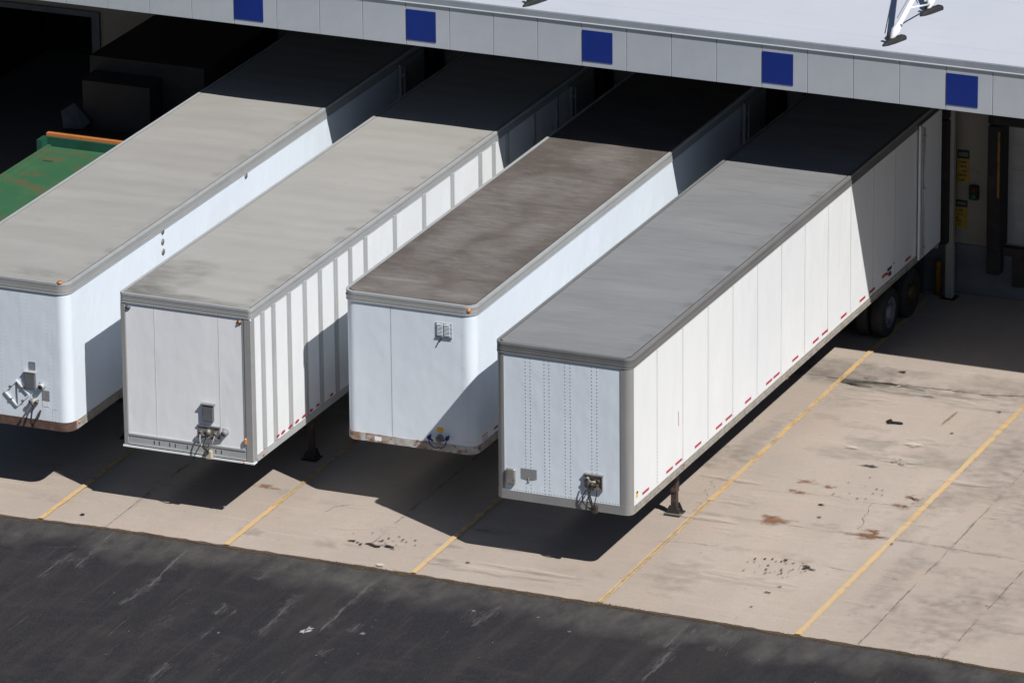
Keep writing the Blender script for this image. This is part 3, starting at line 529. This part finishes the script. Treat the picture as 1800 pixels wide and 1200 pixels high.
def undercarriage(root, w, L, zb, second='rimw', yw=13.55, n_in=False):
    m = MB()
    for xx in (w/2-.5, w/2+.5): m.box(xx-.06, xx+.06, yw-1.6, L-.1, zb-.28, zb-.06)
    for k in range(int((L-.6)/.6)): m.box(.07, w-.07, .35+k*.6, .39+k*.6, zb-.05, zb+.05)
    m.box(.07, w-.07, .3, L-.1, zb+.055, zb+.08)
    for yy in (yw, yw+1.24): m.tube([(.3, yy, .5), (w-.3, yy, .5)], .075, 10)
    for xx in (w/2-.5, w/2+.5): m.box(xx-.05, xx+.05, yw-.3, yw+1.54, .58, .68)
    m.build('bogie', 'chassis', root)
    m = MB(); m.box(.5, w-.5, L-.16, L-.06, .50, .60); m.box(.75, .85, L-.14, L-.08, .6, zb); m.box(w-.85, w-.75, L-.14, L-.08, .6, zb); m.build('rear_guard', 'chassis', root)
    for xx in (.12, w-.62):
        m = MB(); m.box(xx, xx+.5, yw+1.95, yw+1.965, .25, zb-.02); m.build('mudflap', 'black', root)
    for ax, yy in enumerate((yw, yw+1.24)):
        for s_, xo in ((-1, .10), (1, w-.10)) + (((-1, .42), (1, w-.42)) if n_in else ()):
            m = MB(); prof = [(.30, 0), (.44, .0), (.485, .03), (.50, .06), (.50, .21), (.485, .24), (.44, .26), (.30, .26)]; n = 32; vs = []; fs = []
            for rr, xx in prof:
                for k in range(n): a = 2*math.pi*k/n; vs.append((xo-s_*xx, yy+rr*math.cos(a), .5+rr*math.sin(a)))
            for i in range(len(prof)-1):
                for k in range(n): fs.append((i*n+k, i*n+(k+1) % n, (i+1)*n+(k+1) % n, (i+1)*n+k))
            m.add(vs, fs, smooth=True); wh = m.build('wheel', 'black', root)
            m = MB(); vs = []; fs = []; prof = [(.30, .01), (.275, .015), (.265, .09), (.17, .12), (.15, .02), (.11, -.02), (.0, -.02)]
            for rr, xx in prof:
                for k in range(n): a = 2*math.pi*k/n; vs.append((xo-s_*xx, yy+rr*math.cos(a), .5+rr*math.sin(a)))
            for i in range(len(prof)-1):
                for k in range(n): fs.append((i*n+k, i*n+(k+1) % n, (i+1)*n+(k+1) % n, (i+1)*n+k))
            m.add(vs, fs); m.build('rim', second if ax else 'rimw', wh)
def light(root, x, y, z, nrm=(0, -1, 0), r=.035, mt='amber', name='marker_light'):
    m = MB(); m.disc((x, y, z), nrm, r, .022, 14, r2=r*.75); return m.build(name, mt, root)
def box_front(root, name, x0, x1, z0, z1, d, mt, bev=.012):
    m = MB(); m.box(x0, x1, -d, -.004, z0, z1, bev=bev); return m.build(name, mt, root)
def socket(root, x, z, r=.055, mt='box', face='black'):
    m = MB(); m.tube([(x, -.003, z), (x, -.05, z), (x, -.09, z-.005)], [r*1.15, r, r], 16); m.rivet((x-.05, -.004, z+.06), (0, -1, 0)); o = m.build('power_socket', mt, root)
    m = MB(); m.disc((x, -.0905, z-.005), (0, -1, 0), r*.72, .004); m.build('cap', face, o)
def hose(root, pts, r=.012, mt='black'):
    # smooth by Catmull-Rom
    P = [Vector(p_) for p_ in pts]; Q = []
    for i in range(len(P)-1):
        p0 = P[max(i-1, 0)]; p1 = P[i]; p2 = P[i+1]; p3 = P[min(i+2, len(P)-1)]
        for k in range(6):
            t = k/6; Q.append(.5*((2*p1)+(-p0+p2)*t+(2*p0-5*p1+4*p2-p3)*t*t+(-p0+3*p1-3*p2+p3)*t**3))
    Q.append(P[-1]); m = MB(); m.tube(Q, r, 7); return m.build('air_hose', mt, root)
def gladhand(root, x, z, s_=1, mt='steel'):
    m = MB(); m.tube([(x, -.005, z), (x, -.06, z)], [.022, .02], 10); m.disc((x, -.06, z-.01), (0, -1, -.3), .038, .03, 12); m.beam((x, -.075, z-.02), (x+s_*.08, -.085, z-.07), .035, .02)
    m.disc((x, -.092, z-.02), (0, -1, -.3), .02, .005, 10, mi=1); return m.build('gladhand', [mt, 'black'], root)

def trailer(i, x, y, w, zt, zb, yaw, L, r, rim_h, rail_h, label, body='white', rim='alu', roof='roof1', front_rail='rust_rail', side_rail='side_rail', rear_rim='rimw', posts=None, frontm=None, side_rail_h=None, waves=.006, full_wheels=False, leg_y=3.2):
    t = empty('semi_trailer', (x, y, 0), label, 'trailer', 'box trailers backed up to the dock', yaw)
    z0, z1 = zb+rail_h, zt-rim_h
    # body shell as a grid-ish wall: front face gets its own material slot
    P = outline(w, L, r, 0); n = len(P); m = MB(); nc = 9
    zs = [zb+.03, z0, z0+(z1-z0)*.25, z0+(z1-z0)*.5, z0+(z1-z0)*.75, z1, zt-.03]
    for k in range(n):
        a, b = P[k], P[(k+1) % n]; front = a[1] < r and b[1] < r and abs(a[1]-b[1]) < 1e-6
        curved = k < 8 or (9 <= k < 17)
        m.add([(a[0], a[1], zs[0]), (b[0], b[1], zs[0]), (b[0], b[1], zs[-1]), (a[0], a[1], zs[-1])], [(0, 1, 2, 3)], 1 if (front or curved and r < .1) else 0, smooth=False)
    # seams + rivets go into the body mesh
    return t, m, P, z0, z1
def finish_body(t, m, mats): return m.build('body', mats, t)
def rimparts(t, w, L, r, zt, rim_h, rim, roof, style=0, waves=.006, bows=.61, stains=(), edge=1.):
    m = MB(); o1 = outline(w, L, r, .018); i1 = outline(w, L, r, -.004)
    m.ring(o1, i1, zt-rim_h, zt-.055)
    m.ring(outline(w, L, r, .010), i1, zt-.055, zt-.045)
    m.ring(outline(w, L, r, .022), outline(w, L, r, -.030), zt-.045, zt+.002, 1)
    m.ring(outline(w, L, r, .021), i1, zt-rim_h+.045, zt-rim_h+.056, 1)
    m.ring(outline(w, L, r, .024), i1, zt-rim_h-.012, zt-rim_h, 1)
    for k in range(int(L/.3)): m.rivet((w+.018, .2+k*.3, zt-rim_h+.05), (1, 0, 0), .009)
    m.build('top_rail', [rim, 'lip4' if rim == 'alu_dark' else 'post'], t)  # lip rings take a paler grey, painting highlight lines along the rail
    # roof sheet
    ins = .052; nx, ny = 26, int(L/.08); vs = []; fs = []
    o_ = random.random()*50; sh = MB()
    for j in range(ny+1):
        yy = ins+(L-2*ins)*j/ny
        # front corners follow the radius
        cut = 0
        rr = max(r-ins, 0)
        if yy-ins < rr: dd = rr-(yy-ins); cut = rr-math.sqrt(max(rr*rr-dd*dd, 0))
        for k in range(nx+1):
            xx = ins+cut+(w-2*(ins+cut))*k/nx; e = min(k, nx-k)/nx*2; e = min(1, e*3); e2 = min(1, (yy-ins)/.4)*min(1, (L-ins-yy)/.4)
            z = zt-.004 + e*e2*(waves*math.cos(yy/bows*2*math.pi)*(.5+.8*noise.noise(Vector((xx*.5, yy*.3, o_)))) + waves*2.2*noise.noise(Vector((xx*.55, yy*.9, o_))) + waves*.8*noise.noise(Vector((xx*2, yy*3, o_))))
            vs.append((xx, yy, z))
    for j in range(ny):
        for k in range(nx): a = j*(nx+1)+k; fs.append((a, a+1, a+nx+2, a+nx+1))
    sh.add(vs, fs, smooth=True)
    dots = [q + ((1,) if len(q) == 5 else ()) for q in stains]; kk = .5
    while kk < 11 and edge:
        dots.append((w-.12-random.uniform(0, .05), kk, random.uniform(.07, .14), random.uniform(.12, .28), random.uniform(.2, .6)*edge, 1)); kk += random.uniform(.45, .75)
    rf = sh.build('roof', roof, t); me = rf.data
    for an, ty in (('dark', 1), ('pale', 2)):
        at = me.attributes.new(an, 'FLOAT', 'POINT'); val = []
        for (x_, y_, z_) in vs:
            a_ = 0
            for (cx_, cy_, rx_, ry_, k__, t_) in dots:
                if t_ == ty and abs(x_-cx_) < rx_*1.6 and abs(y_-cy_) < ry_*1.6:
                    d_ = math.hypot((x_-cx_)/rx_, (y_-cy_)/ry_)/1.5; a_ = max(a_, k__*max(0, 1-d_*d_)**1.2)
            val.append(a_)
        at.data.foreach_set('value', val)
    g_ = MB(); g_.ring(outline(w, L, r, -.0295), outline(w, L, r, -.07), zt-.03, zt-.016); g_.build('roof_gasket', 'groove', rf)
def bottom(t, w, L, r, zb, h_front, h_side, fm, sm, lip=.02, rivets=True, side_o=.012):
    # front rail wraps both front corners, side rails behind
    po = outline(w, L, r, lip); pi = outline(w, L, r, -.03); m = MB(); nn = 18
    vs = []; N = nn
    for k in range(N): vs += [(*po[k], zb), (*po[k], zb+h_front), (*pi[k], zb+h_front), (*pi[k], zb)]
    fs = []
    for k in range(N-1):
        for e in range(4): fs.append((k*4+e, k*4+4+e, k*4+4+(e+1) % 4, k*4+(e+1) % 4))
    fs += [(3, 2, 1, 0), ((N-1)*4, (N-1)*4+1, (N-1)*4+2, (N-1)*4+3)]
    m.add(vs, fs); ya = po[N-1][1]
    fr = m.build('front_rail', fm, t)
    for s_, xa, xb in ((0, -side_o, .02), (1, w-.02, w+side_o)):
        m = MB(); m.box(xa, xb, ya+.004, L, zb, zb+h_side); m.box(xa-.008 if not s_ else xa, xb if not s_ else xb+.008, ya+.004, L, zb, zb+.02)
        if rivets and s_:
            k = ya+.06
            while k < L: 
                m.rivet((xb, k, zb+h_side*.62), (1, 0, 0), .010, 1); k += .10
        m.build('side_rail', [sm, 'rivet'], t)
def rear_door(t, w, L, zb, zt, mt):
    for s_, xa, xb in ((1, w+.035, w+.075), (0, -.075, -.035)):
        m = MB(); m.box(xa, xb, L-1.25, L-.02, zb+.06, zt-.12, bev=.008); dr = m.build('rear_door', mt, t)
        if s_:
            m = MB(); m.tube([(xb+.03, L-1.08, zb+.1), (xb+.03, L-1.08, zt-.2)], .017, 8)
            for z in (zb+.25, (zb+zt)/2, zt-.4): m.box(xb, xb+.05, L-1.12, L-1.04, z, z+.05)
            m.build('lock_bar', 'post', dr)
            m = MB(); m.box(xb, xb+.02, L-1.24, L-1.17, zb+.1, zt-.15); m.build('edge_strip', 'post', dr)
    m = MB(); m.box(-.005, w+.005, L+.004, L+.06, zt-.2, zt-.02); m.box(-.005, .09, L+.004, L+.06, zb, zt-.2); m.box(w-.09, w+.005, L+.004, L+.06, zb, zt-.2); m.box(-.005, w+.005, L+.004, L+.06, zb-.1, zb+.06); m.build('rear_frame', 'alu', t)

LT = 15.9
# ---- trailer 4 (rightmost, nearest)
w, zt, zb = 2.553, 4.095, 1.17
t, m, P, z0, z1 = trailer(4, -2.495, 1.408, w, zt, zb, -.0028, LT, .12, .185, .16, 'rightmost white trailer with riveted side seams, smooth grey roof and grey corner posts')
for k in range(13):
    ys = 1.222*(k+1)
    if ys < LT-1.3 or k < 11:
        m.box(w-.001, w+.0035, ys-.006, ys+.006, z0, z1, 3)
        m.box(w-.001, w+.002, ys-.034, ys-.030, z0, z1, 0)
        m.add([(w+.002, ys+.006, z0), (w+.002, ys+.055, z0), (w+.002, ys+.055, z1), (w+.002, ys+.006, z1)], [(0, 1, 2, 3)], 0)
        zc = z0+.04; j = 0
        while zc < z1-.03:
            m.rivet((w+.0025, ys+.022, zc), (1, 0, 0), .010, 2); m.rivet((w, ys-.03, zc+.03), (1, 0, 0), .008, 4); zc += .063
for xr in (.562, .656, .922, 1.015, 1.316, 1.416, 1.822, 1.919):
    zc = z0+.03
    while zc < z1-.02:
        if not (xr > 1.6 and zc < 1.87) and not (xr < .77 and 1.5 < zc < 1.77): m.rivet((xr, 0, zc), (0, -1, 0), .0125, 2)
        zc += .0655
xr = .17
while xr < 2.33: m.rivet((xr, 0, z0+.035), (0, -1, 0), .012, 4); xr += .055
finish_body(t, m, ['white', 'white_cool', 'rivet', 'seam', 'rivet_w'])
rimparts(t, w, LT, .12, zt, .185, 'alu_dark', 'roof4', waves=.009, bows=1.22, edge=.5)
for s_ in (0, 1):   # corner posts wrap the front corners
    Po = outline(w, LT, .12, .012, 10); m = MB(); idx = list(range(0, 11)) if s_ == 0 else list(range(11, 22)); pts = [Po[k] for k in idx]
    xin = .15 if s_ == 0 else w-.15-.05
    if s_ == 0: pts = pts + [(.145, -.012)]
    else: pts = [(w-.185, -.012)] + pts
    vs = [(a, b, z0-.02) for a, b in pts]+[(a, b, z1-.0) for a, b in pts]; n = len(pts)
    m.add(vs, [(k, k+1, n+k+1, n+k) for k in range(n-1)], smooth=True)
    e = pts[-1] if s_ == 0 else pts[0]; m.box(*sorted((e[0]-.004, e[0]+.004)), -.0125, 0, z0-.02, z1)
    m.build('corner_post', 'post4', t)
bottom(t, w, LT, .12, zb, .165, .135, 'post4', 'side_rail', .016)
box_front(t, 'document_box', .18, .365, 1.455, 1.755, .06, 'steel', .02)
m = MB(); m.add([(.455, -.003, 1.58), (.60, -.003, 1.555), (.70, -.003, 1.575), (.762, -.003, 1.60), (.762, -.003, 1.78), (.455, -.003, 1.78)], [(0, 1, 2, 3, 4, 5)]); m.tube([(.60, -.004, 1.62), (.61, -.02, 1.56), (.62, -.004, 1.53)], .008, 6); m.build('label_patch', 'patch', t)
m = MB(); m.box(1.69, 2.03, -.05, -.004, 1.565, 1.61); m.box(1.69, 2.03, -.012, -.004, 1.61, 1.86); m.box(1.68, 2.04, -.06, -.004, 1.845, 1.865); m.box(1.69, 1.70, -.05, -.012, 1.61, 1.845); m.box(2.02, 2.03, -.05, -.012, 1.61, 1.845); pl_ = m.build('connector_plate', 'steel', t)
gladhand(t, 1.76, 1.80, 1, 'steel'); gladhand(t, 1.96, 1.77, -1, 'leg')
m = MB(); m.tube([(1.86, -.01, 1.70), (1.86, -.09, 1.70)], [.045, .04], 12); m.box(1.80, 1.92, -.1, -.09, 1.735, 1.75); m.build('power_socket', 'tan', t)
hose(t, [(1.76, -.1, 1.75), (1.80, -.16, 1.62), (1.85, -.14, 1.45), (1.87, -.10, 1.25)], .013); hose(t, [(1.95, -.1, 1.72), (1.97, -.15, 1.58), (1.93, -.13, 1.42), (1.89, -.10, 1.24)], .010, 'leg'); hose(t, [(1.86, -.1, 1.66), (1.83, -.18, 1.50), (1.86, -.16, 1.36), (1.88, -.1, 1.24)], .014)
hose(t, [(1.72, -.03, 1.56), (1.66, -.08, 1.40), (1.74, -.09, 1.27), (1.84, -.06, 1.22)], .009)
m = MB(); m.box(1.84, 1.94, -.10, -.018, 1.155, 1.30, bev=.01); m.build('hose_bracket', 'leg', t)
for i, yt in enumerate((.678, 1.808, 2.243, 3.177, 4.208, 4.688, 5.656, 6.725, 7.105, 8.078, 9.155, 9.639, 10.648, 11.671, 12.204, 14.212)):
    m = MB(); m.box(w+.0045, w+.007, yt-.15, yt+.15, 1.378, 1.424); m.build('reflective_tape', 'tape', t)
m = MB(); m.box(w+.001, w+.003, 2.235, 2.253, 2.08, 2.36); m.build('red_mark', 'tape', t)
m = MB(); m.box(w+.001, w+.003, .235, .325, 1.42, 1.54); m.build('yellow_sticker', 'yellow', t)
m = MB(); m.box(w+.003, w+.005, .25, .32, 1.50, 1.535); m.build('sticker_print', 'black', t)
m = MB()
for (a, b, c_, d_, mi) in ((12.75, 12.95, 1.45, 1.52, 0), (12.92, 13.05, 1.47, 1.50, 1), (12.98, 13.25, 1.43, 1.48, 0), (13.05, 13.3, 1.50, 1.56, 1), (13.12, 13.28, 1.38, 1.44, 1), (13.38, 13.44, 1.55, 1.58, 1)): m.box(w+.001, w+.003, a, b, c_, d_, mi)
m.build('faded_logo', ['red', 'black'], t)
light(t, w-.02, 7.70, zb-.03, (1, 0, 0), .03); light(t, w+.012, 2.45, zb+.1, (1, 0, 0), .012, 'redlens')
m = MB(); m.box(w-.05, w-.03, 7.66, 7.74, zb-.06, zb); m.build('light_bracket', 'chassis', t)
rear_door(t, w, LT, zb, zt, 'white'); undercarriage(t, w, LT, zb, 'rimy', n_in=True); landing_gear(t, w, zb, 3.2)

# ---- trailer 3 (grimy brown roof)
w, zt, zb = 2.541, 4.125, 1.30
t, m, P, z0, z1 = trailer(3, -6.065, 2.815, w, zt, zb, .0033, 14.5, .20, .17, .14, 'white trailer with dirty brown roof, louvred front vent and chipped rusty bottom rail')
L3 = 14.5
m.box(.913, .921, -.003, .001, z0, z1, 3)
zc = z0
while zc < z1-.03: m.rivet((.93, 0, zc), (0, -1, 0), .007, 4); m.rivet((2.30, .0, zc+.03), (0, -1, 0), .006, 2) if random.random() < .7 else None; zc += .055
m.box(w-.22, w+.0, -.0015, .001, z0+.10, z0+.104, 3)
finish_body(t, m, ['white_cool', 'white_cool', 'rivet', 'seam', 'rivet_w'])
rimparts(t, w, L3, .20, zt, .17, 'alu', 'roof3', waves=.005, edge=0, stains=[(w/2+random.uniform(-.9, .9), random.uniform(.3, 9), random.uniform(.2, .7), random.uniform(.3, 1.2), random.uniform(.15, .42), 2) for _ in range(22)]+[(.25, .25, .35, .25, .5, 2), (w-.5, .5, .5, .3, .6, 2), (.7, .9, .5, .08, .9, 2)])
bottom(t, w, L3, .20, zb, .15, .14, 'chip_rail', 'side_rail', .010)
m = MB(); m.box(.57, .70, -.013, -.0105, zb+.03, zb+.11); m.build('rail_slot', 'white_front', t)
m = MB(); a0, a1, b0, b1 = 1.80, 2.115, 3.475, 3.755; m.box(a0, a1, -.014, -.003, b0, b1)
for cx0 in (a0+.03, a0+.17):
    for k in range(9):
        zz_ = b0+.035+k*.025; m.add([(cx0, -.015, zz_), (cx0+.11, -.015, zz_), (cx0+.11, -.034, zz_+.012), (cx0, -.034, zz_+.012), (cx0, -.015, zz_+.020), (cx0+.11, -.015, zz_+.020)], [(0, 1, 2, 3), (3, 2, 5, 4)], 1)
for xx in (a0+.012, a1-.012):
    for k in range(4): m.rivet((xx, -.014, b0+.02+k*.08), (0, -1, 0), .010, 2)
for xx in (a0+.11, a0+.16, a0+.2): m.rivet((xx, -.014, b1-.015), (0, -1, 0), .009, 2)
m.box(a0, a1, -.026, -.014, b0-.012, b0+.012, 2)
vt = m.build('vent', ['ventp', 'ventl', 'box'], t)
m = MB(); m.beam((a0+.11, -.03, b0-.005), (a0+.085, -.05, b0-.085), .02, .015); m.build('handle', 'black', vt)
m = MB(); m.box(1.79, 1.915, -.005, -.002, 1.66, 1.75); m.build('yellow_sticker', 'yellow', t)
m = MB(); m.tube([(1.85, -.003, 1.545), (1.85, -.06, 1.545)], [.075, .065], 16); o = m.build('power_socket', 'steel', t); m = MB(); m.disc((1.85, -.061, 1.545), (0, -1, 0), .05, .006); m.build('cap', 'box', o)
gladhand(t, 1.665, 1.575, 1, 'blueh'); gladhand(t, 2.02, 1.60, -1, 'blueh')
hose(t, [(1.665, -.08, 1.56), (1.70, -.12, 1.46), (1.80, -.13, 1.40), (1.86, -.08, 1.40)], .011, 'blueh'); hose(t, [(2.02, -.08, 1.58), (2.0, -.12, 1.48), (1.93, -.13, 1.41), (1.87, -.08, 1.40)], .011, 'blueh')
light(t, w-.10, .01, zt-.085, (.5, -.87, 0), .045); light(t, .04, .07, zt-.085, (-.7, -.7, 0), .035, 'redlens')
m = MB()
for k, (zz_, c_) in enumerate(((1.545, 1), (1.50, 0), (1.465, 0))): m.box(w+.001, w+.003, .30+k*.01, .56, zz_, zz_+(.025 if c_ else .012))
m.build('red_lettering', 'red', t)
for yt in (.95, 2.1, 2.6): 
    m = MB(); m.box(w+.0045, w+.007, yt-.1, yt+.1, 1.50, 1.545); m.build('reflective_tape', 'tape', t)
rear_door(t, w, L3, zb, zt, 'alu'); undercarriage(t, w, L3, zb, yw=12.1); landing_gear(t, w, zb, 3.9)

# ---- trailer 2 (grey side posts)
w, zt, zb = 2.579, 4.10, 1.19
t, m, P, z0, z1 = trailer(2, -9.778, 1.304, w, zt, zb, -.0012, LT, .05, .17, .20, 'white trailer striped with grey side posts, aluminium corner posts and slotted lower front rail')
for xs in (.663, 1.936): m.box(xs-.005, xs+.005, -.003, .001, z0, z1, 3)
finish_body(t, m, ['white', 'white_front', 'rivet', 'seam_soft', 'rivet_w'])
rimparts(t, w, LT, .05, zt, .17, 'alu', 'roof2', waves=.006, edge=.45, stains=[(.3, .22, .5, .4, .8), (.12, .6, .35, .9, .55), (.9, .12, .9, .18, .6), (1.9, .12, .8, .12, .4), (.5, 1.3, .6, .8, .22)])
for ys in (.471, .931, 1.591, 2.267, 2.931, 3.615, 4.262, 4.943, 6.272, 7.62, 8.956, 10.291, 10.948, 11.616, 12.95, 14.1):
    m = MB(); m.box(w+.001, w+.028, ys-.055, ys+.055, zb+.12, z1-.015, bev=.006); m.box(w+.001, w+.010, ys-.085, ys+.085, zb+.12, z1-.015)
    m.build('side_post', 'post', t)
for s_, a, b in ((0, -.012, .10), (1, w-.15, w+.012)):
    m = MB(); m.box(a, b, -.016, .14, zb, z1-.014, bev=.02)
    if s_: m.box(a-.03, a, -.006, 0, zb+.2, z1-.014)
    m.build('corner_post', 'alu', t)
m = MB(); m.box(.10, w-.15, -.022, -.002, zb+.20, zb+.235); m.box(.10, w-.15, -.022, -.002, zb+.02, zb+.05); m.box(.10, w-.15, -.008, -.002, zb+.05, zb+.20)
for xs in (.60, .70, .91, 1.02, 1.26, 1.83, 1.94): m.box(xs-.008, xs+.008, -.012, -.0082, zb+.08, zb+.15, 1)
m.build('front_rail', ['post', 'groove'], t)
m = MB(); m.box(-.02, w+.02, -.035, .10, zb-.03, zb-.001); m.build('bottom_lip', 'white', t)
m = MB(); m.box(w-.02, w+.016, .15, LT, zb-.02, zb+.11); 
kk = .3
while kk < LT: m.rivet((w+.016, kk, zb+.06), (1, 0, 0), .009, 1); kk += .15
m.build('side_rail', ['post', 'rivet'], t)
m = MB(); m.box(-.016, .02, .15, LT, zb-.02, zb+.11); m.build('side_rail', 'post', t)
b_ = box_front(t, 'document_box', 1.60, 1.82, 1.87, 2.19, .07, 'box', .02)
m = MB(); m.box(1.58, 1.84, -.085, -.004, 2.195, 2.215); m.build('box_lid', 'patch', b_)
m = MB(); m.box(1.49, 1.92, -.016, -.004, 1.56, 1.75); m.box(1.48, 1.93, -.035, -.004, 1.76, 1.785); m.box(1.49, 1.92, -.06, -.004, 1.545, 1.56); m.build('connector_plate', 'steel', t)
gladhand(t, 1.56, 1.67, 1, 'box'); gladhand(t, 1.85, 1.67, -1, 'box')
m = MB(); m.tube([(1.70, -.01, 1.67), (1.70, -.08, 1.67)], [.06, .05], 14); m.build('power_socket', 'steel', t)
socket(t, 2.03, 1.70, .055, 'patch', 'box')
hose(t, [(1.56, -.09, 1.63), (1.60, -.17, 1.50), (1.68, -.17, 1.38), (1.72, -.1, 1.30)], .014, 'steel'); hose(t, [(1.85, -.09, 1.63), (1.83, -.17, 1.50), (1.76, -.17, 1.38), (1.73, -.1, 1.30)], .014, 'steel'); hose(t, [(1.70, -.1, 1.62), (1.68, -.2, 1.48), (1.73, -.18, 1.36), (1.72, -.1, 1.28)], .012)
m = MB(); m.box(1.66, 1.78, -.10, -.024, 1.17, 1.33, bev=.01); m.build('hose_bracket', 'tan', t)
for xx, zz_, mt in ((.15, 3.835, 'box'), (2.365, 3.845, 'amber')):
    m = MB(); m.disc((xx, -.002, zz_), (0, -1, 0), .048, .018, 16); bz = m.build('light_bezel', 'box', t); light(bz, xx, -.02, zz_, r=.027, mt=mt)
m = MB(); m.box(2.415, 2.46, -.06, -.018, 1.53, 1.65, bev=.012); m.build('marker_light', 'amber', t)
light(t, w+.018, .36, zb+.04, (1, 0, 0), .03); light(t, 2.40, -.036, zb-.012, r=.018)
for yt in (.963, 1.204, 1.513, 1.808, 2.103, 2.4, 2.698, 3.298):
    m = MB(); m.box(w+.0285, w+.031, yt-.06, yt+.06, 1.35, 1.395); m.build('reflective_tape', 'tape', t)
rear_door(t, w, LT, zb, zt, 'alu'); undercarriage(t, w, LT, zb); landing_gear(t, w, zb, 3.43)

# ---- trailer 1 (leftmost)
w, zt, zb = 2.70, 4.145, 1.30
X1 = -13.5553+(2.7481-w)
t, m, P, z0, z1 = trailer(1, X1, 1.195, w, zt, zb, .0017, LT, .20, .20, .17, 'leftmost white trailer with rounded corners, brown front rail and diamond placard holder')
for xr in (1.33, 1.745, 1.895, 2.29, 2.395):
    zc = z0+.03
    while zc < z1-.02: m.rivet((xr, 0, zc), (0, -1, 0), .0065, 4); zc += .075
m.box(2.335, 2.34, -.002, .0, z0, 1.70, 3); m.box(2.335, 2.44, -.002, 0, 1.695, 1.70, 3)
finish_body(t, m, ['white_cool', 'white_cool', 'rivet', 'seam', 'rivet_w'])
rimparts(t, w, LT, .20, zt, .20, 'alu', 'roof1', waves=.006, edge=.3, stains=[(1.9, .4, .5, .2, .2)])
bottom(t, w, LT, .20, zb, .17, .16, 'rust_rail', 'side_rail', .012)
b_ = box_front(t, 'document_box', 1.80, 2.03, 2.05, 2.37, .055, 'box', .02)
m = MB(); m.box(1.795, 2.035, -.062, -.004, 2.372, 2.385); m.build('box_lid', 'post', b_)
m = MB(); m.box(1.90, 2.01, -.006, -.002, 2.43, 2.56); m.box(1.89, 2.02, -.009, -.006, 2.555, 2.57); m.box(1.89, 2.02, -.009, -.006, 2.42, 2.435); m.box(1.89, 1.903, -.009, -.006, 2.435, 2.555); m.box(2.007, 2.02, -.009, -.006, 2.435, 2.555); m.build('number_plate_holder', 'patch', t)
socket(t, 2.15, 2.14, .055, 'post', 'black')
m = MB(); m.box(2.135, 2.285, -.005, -.002, 1.85, 2.05); m.build('label_patch', 'patch', t)
m = MB(); m.box(2.14, 2.27, -.005, -.002, 1.74, 1.84); m.build('paper_label', 'white', t)
m = MB(); cx_, cz_, hd = 1.63, 1.93, .245
pp = [(cx_, cz_+hd), (cx_+hd, cz_), (cx_, cz_-hd), (cx_-hd, cz_)]
for k in range(4):
    (a, b), (c_, d_) = pp[k], pp[(k+1) % 4]; m.beam((a, -.02, b), (c_, -.02, d_), .022, .028)
    mx_, mz_ = (a+c_)/2, (b+d_)/2; m.box(mx_-.025, mx_+.025, -.04, -.003, mz_-.012, mz_+.012, 1)
m.beam((cx_, -.012, cz_+hd*.85), (cx_, -.012, cz_-hd*.85), .015, .012, 1)
m.build('placard_holder', ['white', 'box'], t)
m = MB(); m.tube([(1.985, -.003, 1.80), (1.985, -.07, 1.80)], [.075, .06], 14); o = m.build('power_socket', 'tan', t)
gladhand(t, 1.93, 1.84, 1, 'box'); gladhand(t, 2.05, 1.84, -1, 'box')
hose(t, [(1.95, -.08, 1.76), (1.86, -.14, 1.62), (1.78, -.14, 1.47), (1.72, -.08, 1.36)], .018, 'box'); hose(t, [(1.99, -.08, 1.76), (1.98, -.15, 1.6), (1.97, -.15, 1.46), (1.94, -.06, 1.36)], .016); hose(t, [(2.10, -.02, 1.66), (2.09, -.1, 1.55), (2.0, -.12, 1.42), (1.96, -.06, 1.34)], .018)
for yy, zz_ in ((3.957, 3.90), (3.944, 3.70), (3.956, 3.50), (7.589, 3.87)):
    m = MB(); m.disc((w+.001, yy, zz_), (1, 0, 0), .062, .008, 18); m.build('side_vent_cap', 'steel', t)
m = MB(); m.disc((w-.14, .02, zt+.0), (0, 0, 1), .05, .03, 12); m.build('marker_light', 'amber', t)
light(t, w+.012, .30, zb+.11, (1, 0, 0), .028, 'amber')
rear_door(t, w, LT, zb, zt, 'alu'); undercarriage(t, w, LT, zb); landing_gear(t, w, zb, 3.3)
